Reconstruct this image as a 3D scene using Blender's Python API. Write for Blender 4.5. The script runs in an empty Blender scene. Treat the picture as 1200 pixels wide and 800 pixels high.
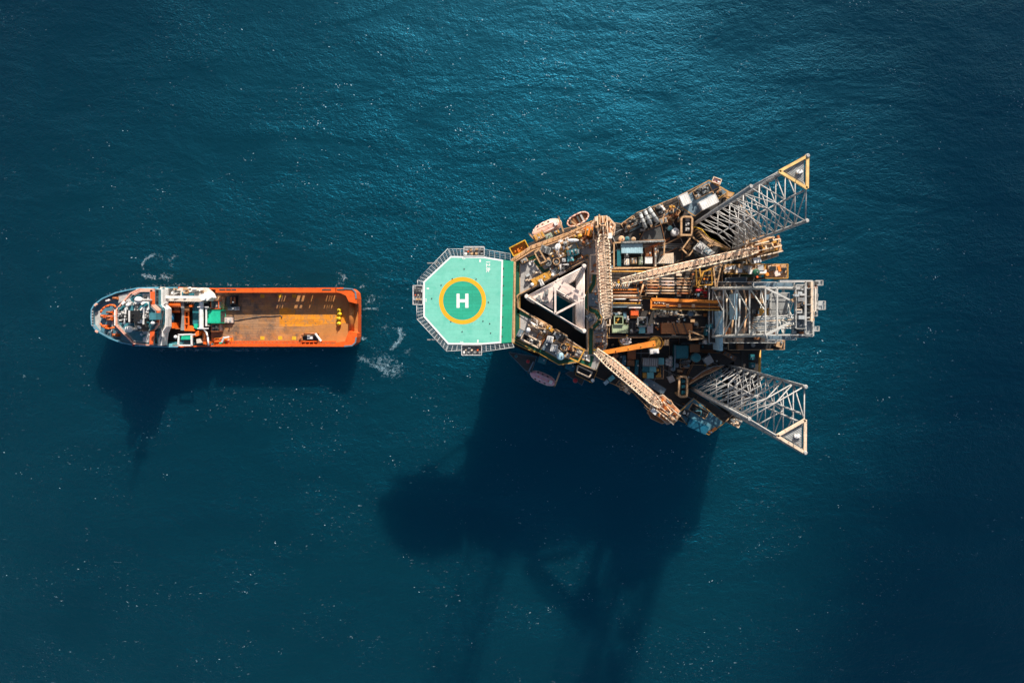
import bpy, math, random
from mathutils import Vector, Matrix
from mathutils.geometry import tessellate_polygon
R = random.Random(7)
PI = math.pi
C = bpy.context.scene.collection
# ------------------------------------------------------------------ camera
H, F, CX, CY = 215.0, 800.0, 650.0, 370.0      # drone height, focal length in photo pixels, photo pixel straight below the drone
SEA, DECK, ROOF, HELI, DRILL = 0.0, 25.0, 34.0, 37.0, 36.0

def W(px, py, z):
    s = (H - z) / F
    return Vector(((px - CX) * s, (CY - py) * s, z))
CR = {'4': (580, 230, 6.667), '5': (580, 340, 6.667), '6': (700, 200, 6.156), '7': (700, 310, 7.275), '8': (690, 380, 5.712),
      'a': (790, 170, 6.155), 'b': (830, 270, 5.333), 'c': (780, 400, 5.716), 'd': (590, 290, 6.154), 'h': (470, 270, 5.0),
      'v': (95, 290, 6.153), 'w': (255, 290, 5.0), 'e': (840, 310, 7.27), 'x': (750, 440, 10.0), 'y': (170, 330, 10.0),
      'z': (100, 330, 10.0), 'p': (0, 0, 1.0)}
def P(c, x, y, z):
    ox, oy, s = CR[c]
    return W(ox + x / s, oy + y / s, z)
def PL(c, pts, z):
    return [P(c, x, y, z).to_2d() for x, y in pts]
def RC(c, cx, cy, w, h, ang, z):
    a = math.radians(ang); ca, sa = math.cos(a), math.sin(a)
    return PL(c, [(cx + u * ca - v * sa, cy + u * sa + v * ca) for u, v in
                  ((-w / 2, -h / 2), (w / 2, -h / 2), (w / 2, h / 2), (-w / 2, h / 2))], z)

# ------------------------------------------------------------------ materials
MATS = {}
def mat(name, col, rough=0.55, metal=0.0, var=0.35, rust=0.0, scale=0.6, spec=0.4):
    if name in MATS: return MATS[name]
    m = bpy.data.materials.new(name); m.use_nodes = True
    nt = m.node_tree; b = nt.nodes['Principled BSDF']
    b.inputs['Roughness'].default_value = rough; b.inputs['Metallic'].default_value = metal
    b.inputs['Specular IOR Level'].default_value = spec
    tc = nt.nodes.new('ShaderNodeTexCoord')
    n1 = nt.nodes.new('ShaderNodeTexNoise'); n1.inputs['Scale'].default_value = scale; n1.inputs['Detail'].default_value = 6; n1.inputs['Roughness'].default_value = 0.7
    nt.links.new(tc.outputs['Object'], n1.inputs['Vector'])
    cr = nt.nodes.new('ShaderNodeValToRGB')
    d = tuple(c * (1 - var) for c in col); l = tuple(min(0.88, c * (1 + var * 0.5)) for c in col)
    cr.color_ramp.elements[0].position = 0.32; cr.color_ramp.elements[0].color = (*d, 1)
    cr.color_ramp.elements[1].position = 0.68; cr.color_ramp.elements[1].color = (*l, 1)
    nt.links.new(n1.outputs['Fac'], cr.inputs['Fac'])
    out = cr.outputs['Color']
    if rust > 0:
        n2 = nt.nodes.new('ShaderNodeTexNoise'); n2.inputs['Scale'].default_value = scale * 2.3; n2.inputs['Detail'].default_value = 8; n2.inputs['Roughness'].default_value = 0.8
        nt.links.new(tc.outputs['Object'], n2.inputs['Vector'])
        r2 = nt.nodes.new('ShaderNodeValToRGB')
        r2.color_ramp.elements[0].position = 0.62 - 0.18 * rust; r2.color_ramp.elements[0].color = (0, 0, 0, 1)
        r2.color_ramp.elements[1].position = 0.74 - 0.12 * rust; r2.color_ramp.elements[1].color = (1, 1, 1, 1)
        nt.links.new(n2.outputs['Fac'], r2.inputs['Fac'])
        mx = nt.nodes.new('ShaderNodeMixRGB'); mx.inputs['Color2'].default_value = (0.16, 0.055, 0.018, 1)
        nt.links.new(r2.outputs['Color'], mx.inputs['Fac']); nt.links.new(out, mx.inputs['Color1']); out = mx.outputs['Color']
    nt.links.new(out, b.inputs['Base Color'])
    MATS[name] = m
    return m
PAL = dict(peach=(.74, .44, .25), cream=(.80, .62, .46), pinkw=(.82, .64, .57), white=(.82, .80, .76), ltgrey=(.46, .46, .45), grey=(.24, .25, .25),
           dgrey=(.07, .075, .075), black=(.018, .02, .022), teal=(.02, .17, .21), ltteal=(.16, .50, .55), blue=(.006, .12, .21), mustard=(.58, .30, .05),  # blue is darkened to carry shade at the lower hull corner
           yellow=(.80, .46, .03), orange=(.80, .24, .03), redor=(.85, .13, .03), brown=(.27, .12, .05), tan=(.55, .35, .19), rusty=(.38, .13, .045),
           green=(.015, .50, .30), dkgreen=(.008, .09, .05), palegreen=(.38, .47, .30), paleblue=(.36, .56, .66), red=(.5, .03, .04), purple=(.45, .22, .33),
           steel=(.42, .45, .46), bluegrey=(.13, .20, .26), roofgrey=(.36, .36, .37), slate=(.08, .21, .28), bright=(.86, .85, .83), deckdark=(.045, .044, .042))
RUST = dict(peach=.55, cream=.45, tan=.6, mustard=.5, dgrey=.3, grey=.3, roofgrey=.15, deckdark=.55, steel=.25, pinkw=.3, rusty=.2, orange=.35, yellow=.2, redor=.2, white=.15, bluegrey=.2, ltgrey=.25)
PAL.update(yellowcream=(.80,.52,.20), legsteel=(.43,.43,.42), legpink=(.84,.68,.62), boatpink=(.86,.46,.36), boatpurple=(.84,.40,.48), derrick=(.52,.52,.49), peachrust=(.50,.20,.07))
PAL.update(boomwalk=(.80,.52,.36), boatred=(.7,.25,.18), winchorange=(.82,.14,.015), shiporange=(.80,.115,.012), bowblue=(.10,.33,.46), shipwhite=(.70,.70,.69), bridgeteal=(.055,.21,.26), shippink=(.84,.40,.30), sternbrown=(.46,.17,.04), cream2=(.66,.60,.53), drumblue=(.015,.13,.26), buoyyellow=(.85,.55,.01))
RUST.update(shiporange=.3, sternbrown=.3, legsteel=.55, legpink=.12, boatpink=.05, boatpurple=.05, derrick=.4, peachrust=.3)
def M(k):
    return mat(k + '_paint', PAL[k], rough=0.5, var=0.3, rust=RUST.get(k, 0.1))

# ------------------------------------------------------------------ mesh builder
def wl(o):
    v = Vector((0, 0, 0))
    while o is not None:
        v += o.location; o = o.parent
    return v
LIFT = [0.0]                                   # metres by which the next things stand higher than measured from the deck
def lift(p):
    k = (H - p[2] - LIFT[0]) / (H - p[2]); return Vector((p[0] * k, p[1] * k, p[2] + LIFT[0]))
class MB:
    def __init__(s): s.v = []; s.f = []; s.sm = []
    def add(s, vs, fs, smooth=False):
        k = len(s.v); s.v += [Vector(p) for p in vs]; s.f += [[i + k for i in f] for f in fs]; s.sm += [smooth] * len(fs); return s
    def prism(s, pts, z0, z1, pts0=None):
        n = len(pts); a = sum(pts[i][0] * pts[(i + 1) % n][1] - pts[(i + 1) % n][0] * pts[i][1] for i in range(n))
        if a < 0:
            pts = list(reversed(pts)); pts0 = list(reversed(pts0)) if pts0 else None
        b = pts0 or pts
        vs = [(p[0], p[1], z0) for p in b] + [(p[0], p[1], z1) for p in pts]
        return s.add(vs, [list(range(n - 1, -1, -1)), list(range(n, 2 * n))] + [[i, (i + 1) % n, n + (i + 1) % n, n + i] for i in range(n)])
    def holed(s, outer, holes, z0, z1):
        loops = [outer] + holes
        tri = tessellate_polygon([[Vector((p[0], p[1], 0)) for p in l] for l in loops])
        flat = [p for l in loops for p in l]; n = len(flat)
        vs = [(p[0], p[1], z1) for p in flat] + [(p[0], p[1], z0) for p in flat]
        fs = []
        for t in tri:
            a, b, c = [flat[i] for i in t]
            ccw = (b[0] - a[0]) * (c[1] - a[1]) - (b[1] - a[1]) * (c[0] - a[0]) > 0
            t = list(t) if ccw else list(reversed(t))
            fs += [t, [i + n for i in reversed(t)]]
        k = 0
        for li, l in enumerate(loops):
            m = len(l); ar = sum(l[i][0] * l[(i + 1) % m][1] - l[(i + 1) % m][0] * l[i][1] for i in range(m))
            for i in range(m):
                q = [k + i + n, k + (i + 1) % m + n, k + (i + 1) % m, k + i]
                if (ar > 0) != (li == 0): q.reverse()
                fs.append(q)
            k += m
        return s.add(vs, fs)
    def box(s, c, d, rz=0.0):
        ca, sa = math.cos(rz), math.sin(rz)
        pts = [(c[0] + u * ca - v * sa, c[1] + u * sa + v * ca) for u, v in ((-d[0] / 2, -d[1] / 2), (d[0] / 2, -d[1] / 2), (d[0] / 2, d[1] / 2), (-d[0] / 2, d[1] / 2))]
        return s.prism(pts, c[2], c[2] + d[2])
    def tube(s, p, q, r, n=6, r2=None):
        p, q = Vector(p), Vector(q); d = q - p
        if d.length < 1e-5: return s
        r2 = r if r2 is None else r2
        u = d.orthogonal().normalized(); w = d.normalized().cross(u)
        vs = [p + (u * math.cos(2 * PI * i / n) + w * math.sin(2 * PI * i / n)) * r for i in range(n)] + \
             [q + (u * math.cos(2 * PI * i / n) + w * math.sin(2 * PI * i / n)) * r2 for i in range(n)]
        k = len(s.v); s.v += vs
        s.f += [[k + i, k + (i + 1) % n, k + n + (i + 1) % n, k + n + i] for i in range(n)]; s.sm += [n > 5] * n
        s.f += [[k + i for i in reversed(range(n))], [k + n + i for i in range(n)]]; s.sm += [False, False]
        return s
    def path(s, pts, r, n=6):
        for a, b in zip(pts, pts[1:]): s.tube(a, b, r, n)
        return s
    def bar(s, p, q, w, h):
        p, q = Vector(p), Vector(q); d = (q - p).normalized()
        u = d.cross(Vector((0, 0, 1)))
        u = Vector((1, 0, 0)) if u.length < 1e-3 else u.normalized()
        t = u.cross(d).normalized(); u = u * w / 2; t = t * h / 2
        vs = [p - u - t, p + u - t, p + u + t, p - u + t, q - u - t, q + u - t, q + u + t, q - u + t]
        return s.add(vs, [[0, 1, 2, 3], [7, 6, 5, 4], [0, 4, 5, 1], [1, 5, 6, 2], [2, 6, 7, 3], [3, 7, 4, 0]])
    def cyl(s, c, r, z0, z1, n=20, r2=None): return s.tube((c[0], c[1], z0), (c[0], c[1], z1), r, n, r2)
    def ring(s, c, r0, r1, z0, z1, n=32, a0=0, a1=2 * PI):
        full = abs(a1 - a0 - 2 * PI) < 1e-6
        m = n if full else n + 1
        vs = []
        for i in range(m):
            a = a0 + (a1 - a0) * i / n
            for rr, z in ((r0, z0), (r1, z0), (r1, z1), (r0, z1)): vs.append((c[0] + rr * math.cos(a), c[1] + rr * math.sin(a), z))
        fs = []
        for i in range(n):
            j = (i + 1) % m
            for k in range(4): fs.append([4 * i + k, 4 * i + (k + 1) % 4, 4 * j + (k + 1) % 4, 4 * j + k][::-1])
        if not full: fs += [[0, 1, 2, 3], [4 * n + 3, 4 * n + 2, 4 * n + 1, 4 * n]]
        return s.add(vs, fs)
    def ball(s, c, rx, ry, rz, n=16, m=8, lo=-PI / 2, rot=0.0):
        vs = []; fs = []; ca, sa = math.cos(rot), math.sin(rot)
        for j in range(m + 1):
            b = lo + (PI / 2 - lo) * j / m
            for i in range(n):
                a = 2 * PI * i / n; x = rx * math.cos(a) * math.cos(b); y = ry * math.sin(a) * math.cos(b)
                vs.append((c[0] + x * ca - y * sa, c[1] + x * sa + y * ca, c[2] + rz * math.sin(b)))
        for j in range(m):
            for i in range(n): fs.append([j * n + i, j * n + (i + 1) % n, (j + 1) * n + (i + 1) % n, (j + 1) * n + i])
        fs.append(list(range(n - 1, -1, -1)))
        return s.add(vs, fs, True)
    def rail(s, pts, z, h=1.1, step=1.8, r=0.06, close=False):
        pts = [Vector((p[0], p[1], z)) for p in pts]
        if close: pts = pts + [pts[0]]
        for a, b in zip(pts, pts[1:]):
            n = max(1, int((b - a).length / step))
            for k in range(n + 1):
                q = a.lerp(b, k / n); s.tube(q, q + Vector((0, 0, h)), r, 4)
            for f in (1.0, 0.55): s.tube(a + Vector((0, 0, h * f)), b + Vector((0, 0, h * f)), r, 4)
        return s
    def strip(s, pts, w, z0, z1):
        pts = [Vector(p[:2]) for p in pts]; L = []; Rr = []
        for i, p in enumerate(pts):
            d = (pts[min(i + 1, len(pts) - 1)] - pts[max(i - 1, 0)]).normalized(); n = Vector((-d.y, d.x)) * w / 2
            L.append(p + n); Rr.append(p - n)
        return s.prism(L + Rr[::-1], z0, z1)
    def build(s, name, material, parent=None, origin=None):
        if LIFT[0]: s.v = [lift(p) for p in s.v]
        if parent is not None: o3 = wl(parent)
        elif origin is not None: o3 = Vector(origin)
        else:
            xs = [p.x for p in s.v]; ys = [p.y for p in s.v]; o3 = Vector(((min(xs) + max(xs)) / 2, (min(ys) + max(ys)) / 2, min(p.z for p in s.v)))
        me = bpy.data.meshes.new(name); me.from_pydata([p - o3 for p in s.v], [], s.f)
        me.polygons.foreach_set('use_smooth', s.sm)
        me.materials.append(M(material) if isinstance(material, str) else material); me.update()
        o = bpy.data.objects.new(name, me); C.objects.link(o)
        if parent is not None: o.parent = parent
        else: o.location = o3
        return o
def tag(o, label, cat, group=None, kind=None):
    if label: o['label'] = label
    if cat: o['category'] = cat
    if group: o['group'] = group
    if kind: o['kind'] = kind
    return o
def thing(name, label, cat, loc, group=None):
    o = bpy.data.objects.new(name, None); C.objects.link(o); o.location = lift(loc) if LIFT[0] else loc; o.empty_display_size = 0.5
    return tag(o, label, cat, group)
def copy_tree(o, parent=None):
    c = o.copy(); C.objects.link(c); c.parent = parent
    for ch in list(o.children): copy_tree(ch, c)
    return c
def centre(pts): return (sum(p[0] for p in pts) / len(pts), sum(p[1] for p in pts) / len(pts))
def lerp2(a, b, t): return Vector((a[0] + (b[0] - a[0]) * t, a[1] + (b[1] - a[1]) * t))
def quad(q, u, v, z=None):
    a = lerp2(q[0], q[1], u); b = lerp2(q[3], q[2], u); p = lerp2(a, b, v)
    return p if z is None else Vector((p[0], p[1], z))
def sub(q, u0, v0, u1, v1): return [quad(q, u0, v0), quad(q, u1, v0), quad(q, u1, v1), quad(q, u0, v1)]
def grow(pts, d):
    c = centre(pts); return [Vector((p[0] - c[0], p[1] - c[1])) * (1 + d / max(.3, math.hypot(p[0] - c[0], p[1] - c[1]))) + Vector(c) for p in pts]
def inset(pts, d):
    n = len(pts); a = sum(pts[i][0] * pts[(i + 1) % n][1] - pts[(i + 1) % n][0] * pts[i][1] for i in range(n)); sg = 1 if a > 0 else -1
    out = []
    for i in range(n):
        p0, p1, p2 = Vector(pts[i - 1][:2]), Vector(pts[i][:2]), Vector(pts[(i + 1) % n][:2])
        d1 = (p1 - p0).normalized(); d2 = (p2 - p1).normalized()
        n1 = Vector((-d1.y, d1.x)) * sg; n2 = Vector((-d2.y, d2.x)) * sg
        b = n1 + n2; k = max(0.35, 1 + n1.dot(n2))
        out.append(p1 + b * d / k)
    return out
#PART2
# ------------------------------------------------------------------ sea
def sea_material():
    m = bpy.data.materials.new('sea_water'); m.use_nodes = True
    nt = m.node_tree; b = nt.nodes['Principled BSDF']; L = nt.links.new
    tc = nt.nodes.new('ShaderNodeTexCoord')
    def noise(sc, det, ro, stretch=(1, 1, 1), rot=0.0, dist=0.0):
        mp = nt.nodes.new('ShaderNodeMapping'); mp.inputs['Scale'].default_value = stretch; mp.inputs['Rotation'].default_value = (0, 0, rot)
        L(tc.outputs['Object'], mp.inputs['Vector'])
        n = nt.nodes.new('ShaderNodeTexNoise'); n.inputs['Scale'].default_value = sc; n.inputs['Detail'].default_value = det
        n.inputs['Roughness'].default_value = ro; n.inputs['Distortion'].default_value = dist
        L(mp.outputs['Vector'], n.inputs['Vector']); return n.outputs['Fac']
    turb = noise(0.012, 4, 0.55, (1, 1, 1), 0, 0.6)            # silt and plankton make the water patchy
    cr = nt.nodes.new('ShaderNodeValToRGB')
    cr.color_ramp.elements[0].position = 0.3; cr.color_ramp.elements[0].color = (SEA_COL[0] * .8, SEA_COL[1] * .82, SEA_COL[2] * .82, 1)
    cr.color_ramp.elements[1].position = 0.7; cr.color_ramp.elements[1].color = (SEA_COL[0] * 1.2, SEA_COL[1] * 1.2, SEA_COL[2] * 1.18, 1)
    L(turb, cr.inputs['Fac'])
    L(cr.outputs['Color'], b.inputs['Base Color'])
    b.inputs['Roughness'].default_value = SEA_ROUGH; b.inputs['IOR'].default_value = 1.6
    b.inputs['Specular IOR Level'].default_value = 1.0; b.inputs['Specular Tint'].default_value = SEA_TINT
    n1 = noise(0.035, 3, 0.55, (1, 1.9, 1), 0.35, 0.6); n2 = noise(0.42, 4, 0.65, (1, 1.6, 1), 0.4, 0.4); n3 = noise(1.5, 3, 0.65, (1, 1.3, 1), -0.5, 0.2)
    patch = noise(0.018, 3, 0.6, (1, 2.6, 1), 0.6, 0.8); na = noise(0.75, 5, 0.72, (1, 2.0, 1), 0.45, 0.5); nm = noise(0.045, 3, 0.6, (1, 1.4, 1), 0.2, 0.5)
    b.subsurface_method = 'BURLEY'; b.inputs['Subsurface Weight'].default_value = 1.0; b.inputs['Subsurface Scale'].default_value = SEA_SSS
    b.inputs['Subsurface Radius'].default_value = (0.4, 0.9, 1.0)
    def mul(a, k):
        x = nt.nodes.new('ShaderNodeMath'); x.operation = 'MULTIPLY'; L(a, x.inputs[0]); x.inputs[1].default_value = k; return x.outputs[0]
    def add(a, c):
        x = nt.nodes.new('ShaderNodeMath'); x.operation = 'ADD'; L(a, x.inputs[0]); L(c, x.inputs[1]); return x.outputs[0]
    def ramp(a, lo, hi, k0=0.0, k1=1.0):
        x = nt.nodes.new('ShaderNodeMapRange'); L(a, x.inputs['Value']); x.inputs['From Min'].default_value = lo; x.inputs['From Max'].default_value = hi; x.inputs['To Min'].default_value = k0; x.inputs['To Max'].default_value = k1; return x.outputs['Result']
    def prod(a, c):
        x = nt.nodes.new('ShaderNodeMath'); x.operation = 'MULTIPLY'; L(a, x.inputs[0]); L(c, x.inputs[1]); return x.outputs[0]
    h = add(mul(n1, 2.0), prod(add(mul(n2, 0.70), mul(n3, 0.36)), ramp(patch, .35, .65, .45, 1.35)))
    fo = prod(ramp(na, .625, .72), ramp(nm, .48, .64))          # whitecaps breaking where the chop is highest
    mx = nt.nodes.new('ShaderNodeMixRGB'); L(fo, mx.inputs['Fac']); L(cr.outputs['Color'], mx.inputs['Color1']); mx.inputs['Color2'].default_value = (.34, .52, .60, 1); L(mx.outputs['Color'], b.inputs['Base Color'])
    bp = nt.nodes.new('ShaderNodeBump'); bp.inputs['Strength'].default_value = 1.0; bp.inputs['Distance'].default_value = SEA_BUMP
    L(h, bp.inputs['Height']); L(bp.outputs['Normal'], b.inputs['Normal'])
    return m
SEA_COL = (0.0018, 0.0190, 0.0245); SEA_ROUGH = 0.43; SEA_TINT = (0.0, 0.54, .96, 1); SEA_BUMP = 0.38; SEA_SSS = 28.0
s = MB(); s.add([(-3000, -3000, 0), (3000, -3000, 0), (3000, 3000, 0), (-3000, 3000, 0)], [[0, 1, 2, 3]])
tag(s.build('sea', sea_material(), origin=(0, 0, 0)), None, None, None, 'structure')

# whitecaps, propeller wash and painted sun glints: small irregular pale flecks on the water
fleck_m = mat('fleck_white', (.42, .66, .80), rough=0.7, var=0.2, scale=2.0)
def fleck(mb, x, y, ln, wd, a, z=0.03):
    n = R.choice((5, 6, 7)); ca, sa = math.cos(a), math.sin(a); vs = []
    for i in range(n):
        t = 2 * PI * i / n; k = R.uniform(.55, 1.1); u = ln / 2 * math.cos(t) * k; v = wd / 2 * math.sin(t) * k
        vs.append((x + u * ca - v * sa, y + u * sa + v * ca, z))
    mb.add(vs, [list(range(n))])
fm = MB()
def clear_of_ships(px, py): return not (100 < px < 420 and 333 < py < 409)
for k in range(620):
    while True:
        px, py = R.uniform(-20, 1220), R.uniform(-20, 820)
        if R.random() < 0.22 * 0.3 + 0.9 * math.exp(-((px - 690) / 330) ** 2 - ((py - 90) / 230) ** 2): break  # flecks gather in the sun glitter area as painted glints
    big = R.random() < 0.10
    for j in range(R.choice((1, 1, 2, 3)) if not big else R.randint(4, 11)):
        qx, qy = px + R.gauss(0, 7 if big else 3.5), py + R.gauss(0, 3 if big else 2)
        if clear_of_ships(qx, qy):
            p = W(qx, qy, 0); s_ = R.random() ** 2.2
            fleck(fm, p.x, p.y, .16 + .6 * s_ * R.uniform(.5, 1), .08 + .18 * s_, R.gauss(-.45, .5))
tag(fm.build('whitecap_glint_flecks', fleck_m, origin=(0, 0, 0)), None, None, None, 'stuff')
def wash_material():
    m = bpy.data.materials.new('wash_foam_film'); m.use_nodes = True; nt = m.node_tree; b = nt.nodes['Principled BSDF']; L = nt.links.new
    b.inputs['Base Color'].default_value = (.36, .60, .74, 1); b.inputs['Roughness'].default_value = .8
    tc = nt.nodes.new('ShaderNodeTexCoord'); n = nt.nodes.new('ShaderNodeTexNoise'); n.inputs['Scale'].default_value = .95; n.inputs['Detail'].default_value = 8; n.inputs['Roughness'].default_value = .74; n.inputs['Distortion'].default_value = 1.2
    L(tc.outputs['Object'], n.inputs['Vector']); at = nt.nodes.new('ShaderNodeAttribute'); at.attribute_name = 'film'
    ad = nt.nodes.new('ShaderNodeMath'); ad.operation = 'MULTIPLY_ADD'; L(at.outputs['Fac'], ad.inputs[0]); ad.inputs[1].default_value = .34; L(n.outputs['Fac'], ad.inputs[2])
    r = nt.nodes.new('ShaderNodeMapRange'); L(ad.outputs[0], r.inputs['Value']); r.inputs['From Min'].default_value = .71; r.inputs['From Max'].default_value = 1.0; r.inputs['To Max'].default_value = .8
    L(r.outputs['Result'], b.inputs['Alpha']); return m
WV, WF, WA = [], [], []
def film(pts, w, dens=1.0):
    n = len(pts); k0 = len(WV); ws = [W(x, y, 0).to_2d() for x, y in pts]
    for i, p in enumerate(ws):
        d = (ws[min(i + 1, n - 1)] - ws[max(i - 1, 0)]).normalized(); e = Vector((-d.y, d.x)); end = min(1, 1.6 * min(i, n - 1 - i) / max(1, (n - 1) / 2)); k = w * R.uniform(.6, 1.3)
        for f, al in ((-1, 0), (-.45, .7), (0, 1), (.45, .7), (1, 0)): q = p + e * f * k; WV.append((q.x, q.y, .03)); WA.append(al * end * dens)
    for i in range(n - 1):
        for j in range(4): WF.append([k0 + i * 5 + j, k0 + i * 5 + j + 1, k0 + (i + 1) * 5 + j + 1, k0 + (i + 1) * 5 + j])
def arc(cx, cy, r, a0, a1, n=14): return [(cx + r * math.cos(math.radians(a0 + (a1 - a0) * i / n)), cy + .8 * r * math.sin(math.radians(a0 + (a1 - a0) * i / n))) for i in range(n + 1)]
for cx, cy, r, a0, a1, w, dn in ((183, 312, 16, 140, 300, 1.2, 1.0), (184, 312, 17, 290, 400, 1.0, .7), (180, 314, 14, 60, 150, 1.6, 1.0), (196, 318, 9, 0, 200, 2.4, .8), (427, 351, 6, -60, 130, 1.0, 1.0), (434, 350, 5, -120, 70, .9, .9), (426, 391, 7, 20, 140, .8, 1.0), (427, 340, 6, 170, 330, 1.1, .8), (208, 306, 8, 120, 330, 1.3, .7)): film(arc(cx, cy, r, a0, a1), w, dn)
for pts, w, dn in (([(166, 318), (168, 322), (172, 325), (180, 326)], 1.1, 1.2), ([(392, 316), (398, 320), (404, 326), (414, 331)], 2.6, .8), ([(385, 330), (396, 332), (410, 333)], 1.4, .8), ([(452, 412), (460, 407), (468, 399), (472, 391), (475, 384)], 2.0, 1.1), ([(466, 400), (469, 392), (468, 385), (464, 381)], 1.4, 1.1), ([(470, 404), (478, 412), (484, 420)], 3, .8), ([(424, 412), (446, 420), (466, 436), (480, 448)], 5.5, .72), ([(440, 372), (452, 384), (466, 400)], 4.5, .62), ([(386, 322), (402, 328), (422, 334)], 4, .7), ([(168, 306), (186, 300), (204, 308)], 3, .72), ([(426, 342), (436, 350), (436, 360)], 3, .75),
                   ([(414, 416), (424, 420), (436, 424), (446, 428)], 2.0, .9), ([(428, 419), (440, 428), (452, 436), (464, 449)], 2.6, .9), ([(438, 418), (444, 424), (450, 431), (454, 436)], 1.3, 1.2), ([(446, 424), (454, 428), (460, 431)], 1.1, 1.2), ([(417, 362), (428, 362), (440, 361), (450, 362)], .9, .9), ([(418, 350), (430, 354), (446, 350), (462, 352)], 3.2, .55), ([(422, 402), (440, 408), (456, 404)], 3.0, .6),
                   ([(118, 404), (160, 409), (220, 410), (300, 409), (380, 409), (418, 408)], 1.3, .75), ([(106, 372), (110, 352), (130, 343), (170, 335), (230, 333), (330, 334), (415, 334), (424, 345)], 1.1, .6), ([(420, 340), (421, 360), (421, 380), (420, 400)], 1.4, .9)): film(pts, w, dn)
me = bpy.data.meshes.new('wash_foam'); me.from_pydata(WV, [], WF); at_ = me.attributes.new('film', 'FLOAT', 'POINT'); at_.data.foreach_set('value', WA); me.materials.append(wash_material()); o = bpy.data.objects.new('wash_foam', me); C.objects.link(o); tag(o, None, None, None, 'stuff')

# ------------------------------------------------------------------ jack-up rig hull
HULL = PL('p', [(603, 292), (660, 268), (700, 257), (729, 262), (745, 249), (789, 232), (830, 211), (853, 224), (866, 238), (892, 266), (892, 440), (882, 464), (848, 496),
                (829, 509), (805, 497), (758, 478), (741, 460), (707, 446), (694, 440), (648, 425), (603, 406)], DECK)
TOPZ = 81.0
LEGS = [('bow', [(617, 347.5), (684.5, 312), (684.5, 388)]), ('port', [(879.5, 219), (946, 183), (945, 259)]), ('star', [(877.5, 490.5), (943.5, 453), (943, 530)])]
LV = {k: PL('p', v, TOPZ) for k, v in LEGS}
WELL = {k: grow(v, 1.5) for k, v in LV.items()}
DARKHOLE = PL('d', [(108, 350), (118, 340), (595, 92), (607, 98), (606, 740), (590, 738), (112, 432)], ROOF)
hull = thing('rig_hull', 'triangular steel hull of the jack-up rig with grey quarters roof beside the helideck', 'oil rig', Vector((20, 0, 16)))
LV_BOW_IN = grow(LV['bow'], .9)
QB = PL('d', [(70, 85), (640, -195), (742, -150), (752, 700), (672, 890), (530, 830), (400, 850), (256, 766), (60, 660)], ROOF)
def floor_material(name, base, plate, stain, ct=1.0):
    m = bpy.data.materials.new(name); m.use_nodes = True; nt = m.node_tree; b = nt.nodes['Principled BSDF']; L = nt.links.new
    tc = nt.nodes.new('ShaderNodeTexCoord')
    br = nt.nodes.new('ShaderNodeTexBrick'); br.inputs['Scale'].default_value = 1.0; br.inputs['Brick Width'].default_value = plate[0]; br.inputs['Row Height'].default_value = plate[1]
    br.inputs['Mortar Size'].default_value = plate[2]; br.offset = 0.5
    br.inputs['Color1'].default_value = (*[c * (1 - .2 * ct) for c in base], 1); br.inputs['Color2'].default_value = (*[c * (1 + .15 * ct) for c in base], 1); br.inputs['Mortar'].default_value = (*[c * (1 - .55 * ct) for c in base], 1)
    L(tc.outputs['Object'], br.inputs['Vector'])
    col = br.outputs['Color']
    for sc, lo, hi, c in stain:
        n = nt.nodes.new('ShaderNodeTexNoise'); n.inputs['Scale'].default_value = sc; n.inputs['Detail'].default_value = 7; n.inputs['Roughness'].default_value = .72; L(tc.outputs['Object'], n.inputs['Vector'])
        r = nt.nodes.new('ShaderNodeValToRGB'); r.color_ramp.elements[0].position = lo; r.color_ramp.elements[0].color = (0, 0, 0, 1); r.color_ramp.elements[1].position = hi
        L(n.outputs['Fac'], r.inputs['Fac'])
        mx = nt.nodes.new('ShaderNodeMixRGB'); mx.inputs['Color2'].default_value = (*c, 1); L(r.outputs['Color'], mx.inputs['Fac']); L(col, mx.inputs['Color1']); col = mx.outputs['Color']
    L(col, b.inputs['Base Color']); b.inputs['Roughness'].default_value = .65
    return m
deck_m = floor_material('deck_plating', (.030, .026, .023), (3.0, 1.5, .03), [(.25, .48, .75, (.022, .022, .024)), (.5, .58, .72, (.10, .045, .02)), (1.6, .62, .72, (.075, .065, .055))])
roof_m = floor_material('roof_plating', (.36, .35, .34), (4.0, 2.0, .03), [(.3, .5, .75, (.26, .26, .27)), (.9, .6, .72, (.30, .22, .15))])
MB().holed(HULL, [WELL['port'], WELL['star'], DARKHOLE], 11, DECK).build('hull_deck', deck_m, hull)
MB().holed(QB, [DARKHOLE], DECK + .01, ROOF).build('quarters_block', roof_m, hull)
for a, b in ((1, 4), (4, 10), (10, 20)): MB().rail(inset(HULL, .25)[a:b], DECK, 1.1, 2.0, .07).build('deck_railing', 'tan', hull)
MB().rail(inset(QB, .2), ROOF, 1.1, 1.8, .07, True).build('roof_railing', 'mustard', hull)
MB().holed(grow(DARKHOLE, .3), [LV_BOW_IN], 17.0, 17.2).build('well_shade_plate', 'black', hull)  # black plate added so the leg well looks deep in shade
cm = MB(); dh = grow(DARKHOLE, .15); cm.rail(dh, ROOF, 1.0, 2.2, .08, True); cm.holed(grow(DARKHOLE, .5), [grow(DARKHOLE, .02)], ROOF + .004, ROOF + .3); cm.build('well_coaming', 'tan', hull)
wk = MB()
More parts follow.
